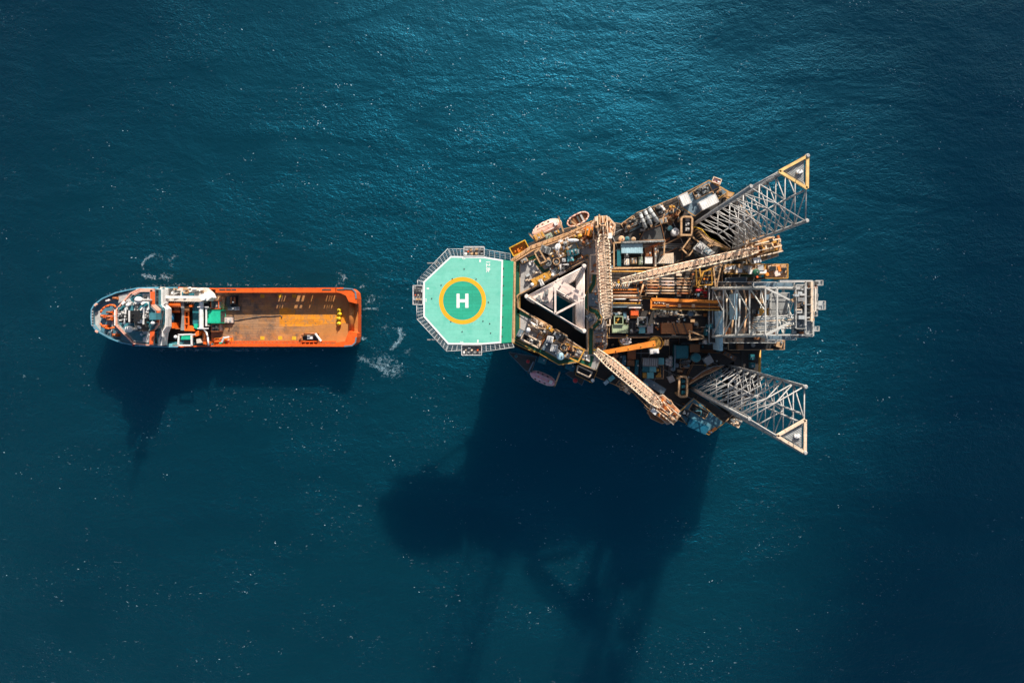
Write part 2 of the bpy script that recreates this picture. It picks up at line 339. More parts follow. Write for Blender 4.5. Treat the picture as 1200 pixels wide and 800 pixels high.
for pts, w in (([(100, 660), (100, 108), (250, 60)], 1.15), ([(225, 92), (290, 172), (330, 160)], .9), ([(100, 460), (200, 505)], .9), ([(655, 195), (650, 260), (592, 370), (600, 430), (640, 455), (668, 462), (695, 510), (690, 540), (632, 590), (628, 770)], 1.0),
               ([(65, 664), (150, 705), (260, 745), (400, 825), (520, 805), (628, 845), (640, 780)], 1.1)):
    q = PL('d', pts, ROOF); wk.strip(q, w, ROOF + .006, ROOF + .03)
wk.build('green_walkway', 'dkgreen', hull)
ye = MB()
for pts, w in (([(100, 660), (100, 108), (250, 60)], 1.5), ([(225, 92), (290, 172), (330, 160)], 1.2), ([(655, 195), (650, 260), (592, 370), (600, 430), (640, 455), (668, 462), (695, 510), (690, 540), (632, 590), (628, 770)], 1.4),
               ([(65, 664), (150, 705), (260, 745), (400, 825), (520, 805), (628, 845)], 1.5)):
    q = PL('d', pts, ROOF); ye.strip(q, w, ROOF + .001, ROOF + .005)
ye.build('walkway_edging', 'mustard', hull)
# window rows on the quarters sides and stiffeners on the hull sides
for i in range(len(QB)):
    a, b = QB[i], QB[(i + 1) % len(QB)]; d = (b - a)
    nrm = Vector((-d.y, d.x)).normalized(); c = Vector(centre(QB)); mid = (a + b) / 2
    if nrm.dot(mid - c) < 0: nrm = -nrm
    n = int(d.length / 2.4); ang = math.atan2(d.y, d.x)
    for k in range(n):
        for z in (27.2, 30.6):
            p = a + d * ((k + .5) / n) + nrm * .02; MB().box((p.x, p.y, z), (1.0, .1, .9), ang).build('window', mat('window_glass', (.02, .03, .04), rough=.1, var=.1), hull)
# pipe runs, cable trays, vents and valves bolted to the open deck
def inpoly(p, poly):
    r = False; n = len(poly)
    for i in range(n):
        a, b = poly[i], poly[(i + 1) % n]
        if (a[1] > p[1]) != (b[1] > p[1]) and p[0] < (b[0] - a[0]) * (p[1] - a[1]) / (b[1] - a[1]) + a[0]: r = not r
    return r
HIN = inset(HULL, 1.2); QO = grow(QB, .8); WO = [grow(WELL[k], 1.0) for k in ('port', 'star')]
def free(p): return inpoly(p, HIN) and not inpoly(p, QO) and not any(inpoly(p, w) for w in WO)
cols = ['tan', 'rusty', 'grey', 'dgrey', 'steel', 'brown', 'bluegrey', 'dgrey', 'dgrey', 'grey']
made = 0
while made < 80:
    p = Vector((R.uniform(12, 57), R.uniform(-32, 36)))
    if not free(p): continue
    rad = R.choice((.06, .08, .1, .14)); z = DECK + R.uniform(.25, .6); pts = [p]; skew = 0
    if p.y > 15: skew = math.radians(25)
    elif p.y < -12: skew = math.radians(-27)
    horiz = R.random() < .6
    for k in range(R.choice((1, 1, 2, 3))):
        d = Vector((1, 0)) if horiz else Vector((0, 1)); d = Matrix.Rotation(skew, 2) @ d * R.choice((-1, 1)) * R.uniform(4, 12)
        q = pts[-1] + d
        if free(q): pts.append(q)
        horiz = not horiz
    if len(pts) < 2: continue
    mb = MB(); w_ = R.choice((1, 1, 2, 3))
    for o_ in range(w_):
        v3 = [(q.x + o_ * rad * 3.2 * (1 if abs(pts[1].y - pts[0].y) > abs(pts[1].x - pts[0].x) else 0), q.y + o_ * rad * 3.2 * (0 if abs(pts[1].y - pts[0].y) > abs(pts[1].x - pts[0].x) else 1), z) for q in pts]
        mb.path(v3, rad)
        if o_ == 0:
            mb.tube(v3[0], (v3[0][0], v3[0][1], DECK), rad); mb.tube(v3[-1], (v3[-1][0], v3[-1][1], DECK), rad)
            for a, b in zip(v3, v3[1:]):
                n_ = max(1, int((Vector(b) - Vector(a)).length / 3))
                for k in range(n_): m_ = Vector(a).lerp(Vector(b), (k + .5) / n_); mb.box((m_.x, m_.y, DECK), (.14, .14, z - DECK - rad + .02))
    mb.build('pipe_run', R.choice(cols), hull); made += 1
made = 0
while made < 90:
    p = Vector((R.uniform(10, 57), R.uniform(-33, 37)))
    if not free(p): continue
    mb = MB(); k = R.random(); c = R.choice(['grey', 'tan', 'steel', 'mustard', 'ltgrey', 'teal', 'rusty', 'redor', 'bluegrey', 'dgrey', 'dgrey'])
    if k < .4:
        r_ = R.uniform(.18, .4); h = R.uniform(.6, 1.6); mb.cyl(p, r_ * .6, DECK, DECK + h, 10); mb.cyl(p, r_, DECK + h, DECK + h + .18, 12, r_ * .7)
        mb.build('mushroom_vent', c, hull)
    elif k < .7:
        a = R.uniform(0, 3); l = R.uniform(.5, 1.3); mb.box((p.x, p.y, DECK), (l, l * .6, .5), a); mb.box((p.x, p.y, DECK + .5), (l * .8, l * .45, R.uniform(.2, .7)), a)
        mb.build('control_cabinet', c, hull)
    else:
        r_ = R.uniform(.2, .35)
        for d in (-.45, .45): mb.cyl((p.x + d, p.y), r_ * .7, DECK, DECK + .7, 10); mb.cyl((p.x + d, p.y), r_, DECK + .7, DECK + .82, 10)
        mb.box((p.x, p.y, DECK), (1.4, .7, .08)); mb.build('mooring_bollard', c, hull)
    made += 1

RIN = inset(QB, 1.6); DHO = grow(DARKHOLE, 1.2); made = 0
while made < 95:
    p = Vector((R.uniform(-11, 13), R.uniform(-17, 26)))
    if not inpoly(p, RIN) or inpoly(p, DHO) or (p.x < -8.0): continue
    if R.random() < .35:
        q = p + Matrix.Rotation(math.radians(26 if p.y > 4 else -28), 2) @ (Vector((1, 0)) if R.random() < .6 else Vector((0, 1))) * R.uniform(1.5, 4.5)
        if not inpoly(q, RIN) or inpoly(q, DHO): continue
        MB().tube((*p, ROOF + .45), (*q, ROOF + .45), R.choice((.08, .12, .18)), 6).build('roof_pipe', R.choice(('tan', 'cream', 'mustard', 'steel', 'rusty')), hull)
    else: MB().box((p.x, p.y, ROOF + .03), (R.uniform(.3, 1.1), R.uniform(.25, .8), R.uniform(.3, 1.2)), math.radians(26 if p.y > 4 else -28)).build('roof_fitting', R.choice(('tan', 'cream', 'grey', 'dgrey', 'mustard', 'bright', 'rusty', 'steel')), hull)
    made += 1

# ------------------------------------------------------------------ lattice legs
def lattice_leg(key, label, colour, yellow_corner, risers):
    vs = LV[key]; c = Vector(centre(vs))
    t = thing('lattice_leg_tower', label, 'rig leg', (c.x, c.y, SEA), 'three lattice legs of the rig')
    z0, z1 = -3.0, TOPZ
    for v in vs:
        mb = MB().cyl(v, .34, z0, z1 + .3, 10); d = (c - v).normalized(); mb.cyl(v, .46, z1 + .3, z1 + .6, 10, .3)
        e = Vector((-d.y, d.x)); p = v + d * .34
        for sd in (-1, 1):
            q = v + e * sd * .36; mb.bar((q.x, q.y, z0), (q.x, q.y, z1), .1, .4)
        mb.build('leg_chord', colour, t)
    bay = 6.2; nb = int((z1 - z0) / bay)
    for i in range(3):
        a, b = vs[i], vs[(i + 1) % 3]; mb = MB(); m_ = (a + b) / 2
        for k in range(nb + 1):
            z = z1 - .4 - k * bay
            mb.tube((a.x, a.y, z), (b.x, b.y, z), .14, 6)
            if k < nb:
                zl = z - bay
                mb.tube((a.x, a.y, zl), (m_.x, m_.y, z), .14, 6); mb.tube((b.x, b.y, zl), (m_.x, m_.y, z), .14, 6)
        mb.build('brace_panel', colour, t)
    mids = [(vs[i] + vs[(i + 1) % 3]) / 2 for i in range(3)]
    for k in range(0, nb, 2):
        z = z1 - .45 - k * bay
        for i in range(3):
            if k == 0 and yellow_corner is not None and i != yellow_corner: continue
            MB().tube((*mids[i - 1], z), (*mids[i], z), .17, 6).build('plan_brace', colour, t)
    if yellow_corner is not None:
        i = yellow_corner; pts = [vs[i], mids[i], mids[i - 1]]; ip = inset(pts, .55)
        gr = MB().prism(ip, z1 - .35, z1 - .25).build('top_platform', 'grey', t)
        tr = MB(); n = 14
        for k in range(1, n):
            p, q = lerp2(ip[0], ip[1], k / n), lerp2(ip[0], ip[2], k / n); tr.bar((*p, z1 - .22), (*q, z1 - .22), .12, .06)
        tr.build('grating_bars', 'steel', gr)
        mb = MB()
        for a, b in zip(pts, pts[1:] + pts[:1]): mb.bar((*a, z1 + .1), (*b, z1 + .1), .55, .5)
        mb.build('platform_beam', 'cream' if key == 'star' else 'yellowcream', t)
        e = Vector(centre(pts)); lm = MB().cyl(e, .35, z1 - .25, z1 + .5, 10); lm.box((e.x + .5, e.y, z1 - .25), (.8, .5, .6), .5); lm.tube((*e, z1 + .4), (*e, z1 + 2.0), .08); lm.build('beacon_lamp', 'bright', t)
    else:
        i = 0; pts = inset([vs[0], mids[0], mids[2]], .5)
        MB().prism(pts, z1 - 3.0, z1 - 2.9).build('top_platform', 'pinkw', t)
        mb = MB()
        for k in range(9):
            p = lerp2(lerp2(pts[0], pts[1], R.uniform(.25, .95)), lerp2(pts[0], pts[2], R.uniform(.25, .95)), R.random()); mb.box((p.x, p.y, z1 - 2.9), (R.uniform(.4, 1.1), R.uniform(.3, .8), R.uniform(.3, 1)), R.uniform(0, 3))
        mb.build('leg_winch', 'grey', t)
        for i in (0,):
            a, b = mids[0], mids[1]
            MB().strip([a, b], 2.0, z1 - 3.0, z1 - 2.9).build('cross_walkway', 'pinkw', t)
        for a, b in ((mids[0], mids[2]), (mids[2], mids[1]), (mids[0], mids[1])): MB().bar((*a, z1), (*b, z1), .4, .35).build('top_beam', 'pinkw', t)
    for off in risers:
        a, b = vs[1], vs[2]; p = (a + b) / 2 + (b - a).normalized() * off + (c - (a + b) / 2).normalized() * .35
        MB().tube((p.x, p.y, z0), (p.x, p.y, z1 - 1), .24, 8).build('riser_pipe', colour, t)
    return t
lattice_leg('bow', 'pale pink three-cornered lattice leg standing in the quarters roof near the helideck', 'legpink', None, ())
lattice_leg('port', 'grey lattice leg of the upper stern corner, beyond the two white containers', 'legsteel', 1, (0.3,))
lattice_leg('star', 'grey lattice leg of the lower stern corner, beside the long blue container', 'legsteel', 2, (-1.0, .8))

# ------------------------------------------------------------------ helideck
def plain(name, col, rough=.6): return mat(name, col, rough=rough, var=.12, rust=0)
hd = thing('helideck', 'light green octagonal helicopter deck with white H in a yellow ring', 'helideck', (*P('h', 360, 410, HELI).to_2d(), ROOF))
OCT = PL('h', [(130, 300), (290, 150), (485, 153), (598, 172), (587, 660), (480, 668), (275, 668), (130, 505)], HELI)
DKS = PL('h', [(598, 172), (660, 181), (648, 655), (587, 660)], HELI)
heli_m = floor_material('helideck_green', (.18, .56, .45), (9.0, 1.1, .03), [(.35, .46, .74, (.105, .47, .36)), (1.1, .60, .72, (.12, .40, .31)), (3.5, .70, .74, (.04, .16, .12))], .22)
MB().prism(OCT, HELI - .5, HELI).build('landing_deck', heli_m, hd)
MB().prism(DKS, HELI - .5, HELI).build('access_strip', floor_material('strip_green', (.012, .34, .20), (6, 1.2, .03), [(.5, .5, .8, (.01, .26, .16))], .4), hd)
wp = plain('marking_white', (.84, .84, .82)); yp = plain('marking_yellow', (.84, .42, .015)); gp = floor_material('circle_green', (.015, .36, .225), (5, .9, .04), [(.6, .5, .8, (.03, .42, .28))], .5)
MB().holed(OCT, [inset(OCT, .42)], HELI + .004, HELI + .012).build('perimeter_line', wp, hd)
hc = P('h', 360, 411, HELI); u = (H - HELI) / F / 5
MB().cyl(hc, 117 * u, HELI + .002, HELI + .008, 64).build('touchdown_circle', gp, hd)
MB().ring(hc, 114 * u, 138 * u, HELI + .012, HELI + .02, 72).build('yellow_ring', yp, hd)
mb = MB()
for x0, x1, y0, y1 in ((325, 343, 370, 453), (376, 395, 370, 453), (343, 376, 403, 421)):
    mb.prism(PL('h', [(x0, y0), (x1, y0), (x1, y1), (x0, y1)], HELI), HELI + .012, HELI + .02)
mb.build('letter_h', wp, hd)
def text(s, x, y, size, rot, name):
    cu = bpy.data.curves.new('lettering', 'FONT'); cu.body = s; cu.size = size; cu.align_x = 'CENTER'; cu.align_y = 'CENTER'; cu.offset = size * .018
    o = bpy.data.objects.new('lettering', cu); C.objects.link(o)
    me = bpy.data.meshes.new_from_object(o.evaluated_get(bpy.context.evaluated_depsgraph_get())); bpy.data.objects.remove(o)
    p = P('h', x, y, HELI); rm = Matrix.Translation(Vector((p.x, p.y, HELI + .016)) - wl(hd)) @ Matrix.Rotation(rot, 4, 'Z'); me.transform(rm)
    me.materials.clear(); me.materials.append(wp); n = bpy.data.objects.new(name, me); C.objects.link(n); n.parent = hd
text('12.8t', 509, 211, 1.45, -PI / 2, 'weight_marking'); text('22', 368, 161, .95, PI, 'size_marking'); text('22', 355, 658, .95, 0, 'size_marking'); text('22', 142, 409, .95, PI / 2, 'size_marking')
mb = MB()
for x, y in ((157, 340), (463, 178), (450, 648)): mb.prism(RC('h', x, y, 9 if y != 340 else 14, 16 if y != 340 else 9, 0, HELI), HELI + .004, HELI + .012)
mb.build('deck_tick', wp, hd)
mb = MB()
for x, y in ((370, 225), (440, 285), (300, 283), (235, 320), (512, 420), (480, 530), (292, 533), (358, 592), (180, 398), (525, 600), (520, 545), (600, 222), (600, 270), (600, 323), (598, 380), (597, 440), (596, 505), (594, 565), (592, 620)):
    p = P('h', x, y, HELI); mb.cyl(p, .16, HELI, HELI + .1, 8)
mb.build('tie_down', 'dgrey', hd)
def net(c, pts_in, pts_out, n):
    mb = MB(); zi, zo = HELI - .25, HELI - .05
    a = [P(c, x, y, HELI) for x, y in pts_in]; b = [P(c, x, y, HELI) for x, y in pts_out]
    for k in range(n + 1):
        p = lerp2(a[0], a[1], k / n); q = lerp2(b[0], b[1], k / n); mb.bar((*p, zi), (*q, zo), .14, .14)
    mb.tube((*b[0].to_2d(), zo), (*b[1].to_2d(), zo), .10, 6); mb.tube((*lerp2(a[0], b[0], .5), zo - .1), (*lerp2(a[1], b[1], .5), zo - .1), .035, 4); mb.tube((*lerp2(a[0], b[0], .75), zo - .07), (*lerp2(a[1], b[1], .75), zo - .07), .035, 4); mb.tube((*lerp2(a[0], b[0], .25), zo - .12), (*lerp2(a[1], b[1], .25), zo - .12), .035, 4)
    mb.build('safety_net', 'steel', hd)
for pi, po, n in ((((132, 298), (288, 150)), ((95, 290), (275, 106)), 11), (((295, 150), (368, 150)), ((280, 109), (368, 109)), 4), (((487, 153), (640, 176)), ((487, 112), (640, 137)), 5),
                  (((130, 303), (130, 325)), ((96, 292), (96, 322)), 1), (((130, 436), (130, 505)), ((92, 436), (92, 520)), 4), (((130, 508), (273, 668)), ((94, 520), (262, 704)), 10),
                  (((278, 669), (355, 669)), ((265, 708), (355, 702)), 3), (((472, 669), (650, 656)), ((472, 712), (662, 684)), 7)): net('h', pi, po, n)
for pts in ([(368, 95), (487, 95), (487, 149), (368, 149)], [(70, 322), (127, 322), (127, 434), (70, 434)], [(355, 672), (472, 672), (472, 730), (355, 730)]):
    z = HELI - 1.0; q = PL('h', pts, HELI); pf = MB().prism(q, z - .15, z).build('access_platform', 'grey', hd)
    MB().rail(q, z, 1.1, 1.2, .07, True).build('railing', 'bright', pf)
    for k in range(8): p = quad(q, (k % 4 + .5) / 4 + R.uniform(-.05, .05), .28 + .44 * (k // 4)); MB().box((p.x, p.y, z), (R.uniform(.4, .8), R.uniform(.3, .7), R.uniform(.3, .9)), R.choice((0, 0, .2))).build(('foam_monitor', 'tool_locker')[k % 2], R.choice(('grey', 'steel', 'dgrey', 'bright', 'tan')), pf)
    for k in range(3): p = quad(q, .2 + .3 * k, .5); MB().cyl(p, R.uniform(.15, .28), z, z + R.uniform(.5, 1.0), 8).build('hose_drum', R.choice(('redor', 'cream', 'dgrey')), pf)
mb = MB()
for k in range(6):
    y = 190 + k * 90; a = P('h', 150, y, HELI); b = P('h', 650, y, HELI); mb.bar((a.x, a.y, HELI - 1.1), (b.x, b.y, HELI - 1.1), .3, .9)
for x in (200, 330, 460, 600): a = P('h', x, 170, HELI); b = P('h', x, 655, HELI); mb.bar((a.x, a.y, HELI - 1.9), (b.x, b.y, HELI - 1.9), .3, .6)
for y in (230, 410, 600):
    b = P('h', 655, y, HELI); a = P('h', 330, y, HELI); mb.tube((a.x, a.y, HELI - 2.2), (b.x + 1, b.y, 27), .3, 8); mb.tube((b.x - 4, b.y, HELI - 2.2), (b.x + 1, b.y, 31), .25, 8)
mb.build('support_truss', 'grey', hd)
mb = MB().strip(PL('h', [(664, 185), (656, 655)], HELI), .8, HELI - .3, HELI - .05); mb.rail(PL('h', [(664, 250), (657, 620)], HELI), HELI - .05, .25, 2, .09); mb.build('gutter_edge', 'tan', hd)
#PART3
# ------------------------------------------------------------------ equipment kinds (q = four corners in world metres, at the top of the thing)
def base_of(q, z0): c = centre(q); return (c[0], c[1], z0)
def container(q, z0, z1, col, label, group=None, name='shipping_container', cat='container', door='dgrey', roofcol=None):
    t = thing(name, label, cat, base_of(q, z0), group); h = z1 - z0
    L_ = (Vector(q[1]) - Vector(q[0])).length; n = max(3, int(L_ / .55))
    MB().prism(sub(q, .03, .04, .97, .96), z0 + .12, z1 - .06).build('body', col, t)
    mb = MB()
    for k in range(n): mb.prism(sub(q, (k + .2) / n, .08, (k + .62) / n, .92), z1 - .06, z1 - .02)
    mb.build('roof_ribs', roofcol or col, t)
    mb = MB()
    for a, b in ((0, 1), (1, 2), (2, 3), (3, 0)):
        for z in (z0 + .08, z1 - .05): mb.bar((*q[a], z), (*q[b], z), .13, .13)
        mb.bar((*q[a], z0), (*q[a], z1), .15, .15)
    mb.build('frame', col, t)
    d = MB()
    for v0, v1 in ((.08, .48), (.52, .92)): d.prism(sub(q, .97, v0, .985, v1), z0 + .2, z1 - .15)
    d.build('door', door, t); return t
def cabin(q, z0, z1, col, label, roof='ltgrey', group=None, name='equipment_cabin', cat='cabin'):
    t = thing(name, label, cat, base_of(q, z0), group)
    MB().prism(sub(q, .04, .05, .96, .95), z0, z1 - .12).build('body', col, t)
    MB().prism(q, z1 - .12, z1).build('roof', roof, t)
    mb = MB(); p = quad(q, .7, .4); mb.box((p.x, p.y, z1), (.5, .5, .35)); mb.build('roof_vent', 'grey', t)
    mb = MB()
    for u in (.25, .6): mb.prism(sub(q, u - .08, .955, u + .08, .975), z0 + (z1 - z0) * .45, z0 + (z1 - z0) * .75)
    mb.build('window', mat('window_glass', (.02, .03, .04)), t); return t
def unit(q, z0, z1, col, label, top='grey', group=None, name='machinery_unit', cat='machine', seed=0):
    r = random.Random(seed + int(abs(q[0][0]) * 100)); t = thing(name, label, cat, base_of(q, z0), group)
    MB().prism(grow(q, .12), z0, z0 + .2).build('skid_base', 'dgrey', t)
    MB().prism(sub(q, .04, .06, .96, .94), z0 + .2, z1).build('casing', col, t)
    mb = MB(); a = Vector(q[1]) - Vector(q[0]); ang = math.atan2(a.y, a.x); n = max(2, int(a.length / 1.0))
    for k in range(n): mb.prism(sub(q, (k + .25) / n, .18, (k + .75) / n, .82), z1, z1 + .10)
    mb.build('top_grille', top, t)
    mb = MB(); p = quad(q, r.uniform(.2, .8), r.uniform(.25, .75)); mb.cyl(p, .16, z1, z1 + .75, 10); mb.cyl(p, .24, z1 + .75, z1 + .9, 10); mb.build('exhaust_stub', 'steel', t); return t
def vtank(c, r, z0, z1, col, label, group=None, name='storage_tank', cat='tank', lid=None):
    t = thing(name, label, cat, (c[0], c[1], z0), group)
    mb = MB().cyl(c, r, z0, z1, 24); mb.ball((c[0], c[1], z1), r, r, r * .28, 24, 5, 0); mb.build('shell', col, t)
    MB().cyl((c[0] + r * .3, c[1]), r * .22, z1, z1 + r * .28 + .15, 12).build('hatch', lid or 'grey', t)
    mb = MB(); mb.ring(c, r, r + .06, z0 + (z1 - z0) * .3, z0 + (z1 - z0) * .3 + .1, 24); mb.ring(c, r, r + .06, z1 - .12, z1 - .02, 24); mb.build('band', 'grey', t); return t
def fan(c, r, z0, z1, col, label, group=None):
    t = thing('exhaust_fan', label, 'fan', (c[0], c[1], z0), group)
    MB().ring(c, r * .78, r, z0, z1, 24).build('housing', col, t); MB().cyl(c, r * .78, z0, z0 + .2, 20).build('floor_plate', 'black', t)
    mb = MB().cyl(c, r * .2, z0 + .2, z1 - .2, 10)
    for k in range(5): a = 2 * PI * k / 5; mb.bar((c[0], c[1], z1 - .3), (c[0] + r * .74 * math.cos(a), c[1] + r * .74 * math.sin(a), z1 - .3), r * .28, .05)
    mb.build('fan_blades', 'grey', t); return t
def dome(c, r, z0, h, label, group=None, col='bright', name='satellite_dome', cat='antenna dome'):
    t = thing(name, label, cat, (c[0], c[1], z0), group)
    MB().cyl(c, r * .4, z0, z0 + h, 10).build('pedestal', 'grey', t); MB().ball((c[0], c[1], z0 + h + r * .5), r, r, r * 1.05, 24, 12, -.6).build('radome', col, t); return t
def dish(c, rx, ry, z0, h, rot, label, group=None):
    t = thing('satellite_dish', label, 'dish', (c[0], c[1], z0), group)
    MB().tube((c[0], c[1], z0), (c[0], c[1], z0 + h), .12, 8).build('mast', 'grey', t)
    MB().ball((c[0], c[1], z0 + h), rx, ry, .35, 24, 6, -PI / 2, rot).build('reflector', 'bright', t)
    MB().tube((c[0], c[1], z0 + h + .3), (c[0] + .3, c[1] + .5, z0 + h + 1.0), .06, 6).build('feed_arm', 'grey', t); return t
def basket(q, z0, z1, col, inner, label, group=None, name='cargo_basket', cat='basket', load=None):
    t = thing(name, label, cat, base_of(q, z0), group)
    MB().prism(q, z0, z0 + .12).build('floor_panel', inner, t); mb = MB(); ip = inset(q, .14)
    mb.holed([Vector(p) for p in q], [ip], z0 + .13, z1); mb.build('side_wall', inner, t)
    mb = MB()
    for a, b in ((0, 1), (1, 2), (2, 3), (3, 0)): mb.bar((*q[a], z1 + .06), (*q[b], z1 + .06), .22, .12); mb.bar((*q[a], z0), (*q[a], z1 + .1), .2, .2)
    mb.build('frame', col, t)
    if load:
        mb = MB(); r = random.Random(len(label))
        for k in range(6): p = quad(q, r.uniform(.2, .8), r.uniform(.2, .8)); mb.box((p.x, p.y, z0 + .13), (r.uniform(.3, .9), r.uniform(.3, .7), r.uniform(.2, z1 - z0)), r.uniform(0, 3))
        mb.build('load', load, t)
    return t
def skid(q, z0, z1, col, label, cols=('grey', 'steel', 'tan'), name='pump_skid', cat='pump skid', n=8, group=None, frame='tan', rails=False):
    r = random.Random(len(label) * 7 + int(q[0][0] * 13)); t = thing(name, label, cat, base_of(q, z0), group); a = Vector(q[1]) - Vector(q[0]); ang = math.atan2(a.y, a.x)
    b = MB().prism(q, z0, z0 + .15).build('base_plate', col, t)
    mb = MB()
    for i, j in ((0, 1), (1, 2), (2, 3), (3, 0)): mb.bar((*q[i], z0 + .2), (*q[j], z0 + .2), .2, .25)
    if rails: mb.rail(inset(q, .1), z0 + .15, 1.1, 1.6, .07, True)
    mb.build('frame', frame, t)
    for k in range(n):
        u, v = r.uniform(.12, .88), r.uniform(.15, .85); p = quad(q, u, v); kind = r.random(); mb = MB(); h = (z1 - z0) * r.uniform(.35, 1)
        if kind < .35:
            e = Vector((math.cos(ang), math.sin(ang))) * r.uniform(.5, 1.1); rr = r.uniform(.22, .42); zz = z0 + .2 + rr
            mb.tube((*(p - e), zz), (*(p + e), zz), rr, 12); mb.box((p.x, p.y, z0 + .15), (.5, .5, rr), ang); mb.build('motor', r.choice(cols), t)
        elif kind < .6:
            mb.box((p.x, p.y, z0 + .15), (r.uniform(.5, 1.2), r.uniform(.4, .9), h), ang); mb.box((p.x, p.y, z0 + .15 + h), (.35, .35, .15), ang); mb.build('control_box', r.choice(cols), t)
        elif kind < .8:
            rr = r.uniform(.2, .45); mb.cyl(p, rr, z0 + .15, z0 + h, 12); mb.cyl(p, rr * .6, z0 + h, z0 + h + .2, 10); mb.build('vessel', r.choice(cols), t)
        else:
            p2 = quad(q, r.uniform(.1, .9), r.uniform(.1, .9)); zz = z0 + h; mb.path([(*p, z0 + .15), (*p, zz), (p2.x, p.y, zz), (*p2, zz), (*p2, z0 + .15)], r.uniform(.07, .12)); mb.build('pipework', r.choice(cols), t)
    return t
def rack(c, pts, z, h, col, label, group=None):     # an open steel frame standing on the deck
    q = PL(c, pts, z); t = thing('beam_enclosure', label, 'beam rack', base_of(q, z - h), group)
    mb = MB(); mb2 = MB()
    for a, b in zip(q, q[1:] + q[:1]): mb.bar((*a, z), (*b, z), .35, .4); mb2.bar((*a, z - h), (*a, z), .3, .3)
    mb.build('top_beam', col, t); mb2.build('post', col, t); return t
def hull_box(c, cx, cy, w, h, a, z1): return RC(c, cx, cy, w, h, a, z1)
X = hull_box
# ------------------------------------------------------------------ on the quarters roof, upper side
RZ = ROOF + .03
basket(X('4', 190, 405, 135, 72, -27, 32.5), 31, 32.5, 'yellow', 'mustard', 'yellow open-topped cargo basket beside the upper corner of the helideck', load='orange')
GZ = 34.7
gw = thing('boat_deck_gantry', 'long tan grated gantry along the lifeboat side of the quarters', 'walkway', (*P('4', 440, 350, 32).to_2d(), 27))
gq = PL('4', [(125, 500), (285, 388), (630, 265), (760, 212), (775, 238), (650, 295), (300, 425), (145, 520)], GZ)
MB().prism(gq, GZ - .2, GZ).build('grating', 'tan', gw); MB().rail(gq, GZ, 1.1, 1.5, .08, True).build('railing', 'peach', gw)
mb = MB()
for k in range(9): p = lerp2(P('4', 150, 505, 27), P('4', 740, 225, 27), k / 8); mb.bar((*p, 26), (*p, GZ - .2), .3, .3)
mb.build('support_post', 'tan', gw)
def lifeboat(c, cx, cy, ln, wd, ang, z1, col, label, canopy=True):
    q = P(c, cx, cy, z1); s_ = (H - z1) / F / CR[c][2]; a = -math.radians(ang); Ln, Wd = ln * s_, wd * s_; dx = Vector((math.cos(a), math.sin(a))); dy = Vector((-dx.y, dx.x))
    t = thing('lifeboat' if canopy else 'rescue_boat', label, 'lifeboat' if canopy else 'boat', (q.x, q.y, z1 - 2.6))
    def loft(rows, name, colr, smooth=True):
        mb = MB(); vs = []; m = len(rows[0][1])
        for x, sec in rows: vs += [(q.x + dx.x * x + dy.x * y, q.y + dx.y * x + dy.y * y, z1 - 2.6 + z) for y, z in sec]
        fs = []
        for i in range(len(rows) - 1):
            for j in range(m - 1): fs.append([i * m + j, (i + 1) * m + j, (i + 1) * m + j + 1, i * m + j + 1])
        fs += [list(range(m)), [(len(rows) - 1) * m + j for j in reversed(range(m))]]; mb.add(vs, fs, smooth); return mb.build(name, colr, t)
    W_ = lambda u: Wd / 2 * max(.08, (1 - abs(u) ** 3.2)) ** .62
    us = [-1, -.93, -.8, -.5, 0, .5, .8, .93, 1]
    loft([(u * Ln / 2, [(-W_(u), 1.35), (-W_(u) * .93, .7), (-W_(u) * .5, .12), (0, 0), (W_(u) * .5, .12), (W_(u) * .93, .7), (W_(u), 1.35)]) for u in us], 'boat_hull', col)
    mb = MB(); pts = [Vector((q.x, q.y)) + dx * (u * Ln / 2) + dy * W_(u) for u in us] + [Vector((q.x, q.y)) + dx * (u * Ln / 2) - dy * W_(u) for u in reversed(us)]
    if canopy:
        loft([(u * Ln / 2 * .98, [(-W_(u) * .97, 1.35), (-W_(u) * .9, 2.0), (-W_(u) * .5, 2.45), (0, 2.6), (W_(u) * .5, 2.45), (W_(u) * .9, 2.0), (W_(u) * .97, 1.35)]) for u in us], 'canopy', col)
        for u in (-.35, .1, .45): p = Vector((q.x, q.y)) + dx * (u * Ln / 2); MB().box((p.x, p.y, z1 - .12), (.4, .35, .18), a).build('roof_hatch', 'boatred' if u != .1 else 'boatpink', t)
        p = Vector((q.x, q.y)) + dx * (.62 * Ln / 2); cu_ = MB().box((p.x, p.y, z1 - .4), (.9, 1.0, .75), a).build('steering_cupola', 'bright', t); e = p - dx * .47; MB().box((e.x, e.y, z1 - .2), (.06, .8, .4), a).build('cupola_window', 'black', cu_)
        for sd_ in (-1, 1):
            a_, b_ = Vector((q.x, q.y)) - dx * (.62 * Ln / 2) + dy * sd_ * Wd * .2, Vector((q.x, q.y)) + dx * (.5 * Ln / 2) + dy * sd_ * Wd * .2; MB().tube((*a_, z1 + .05), (*b_, z1 + .05), .07, 6).build('grab_rail', 'bright', t)
            for u in (-.5, -.15, .25): p = Vector((q.x, q.y)) + dx * (u * Ln / 2) + dy * sd_ * Wd * .36; MB().box((p.x, p.y, z1 - .75), (.5, .35, .5), a).build('side_window', 'dgrey', t)
    else:
        MB().prism(inset(pts, .3), z1 - 2.0, z1 - 1.85).build('cockpit_floor', 'brown', t)
        for k, u in enumerate((-.35, .05, .4)): p = Vector((q.x, q.y)) + dx * (u * Ln / 2); MB().box((p.x, p.y, z1 - 1.85), (.5, W_(u) * 1.5, .45), a).build('thwart', ('brown', 'dgrey', 'ltgrey')[k], t)
        p = Vector((q.x, q.y)) - dx * (.7 * Ln / 2); MB().box((p.x, p.y, z1 - 1.85), (.5, .5, 1.0), a).build('engine', 'dgrey', t)
    n = len(pts); mb = MB()
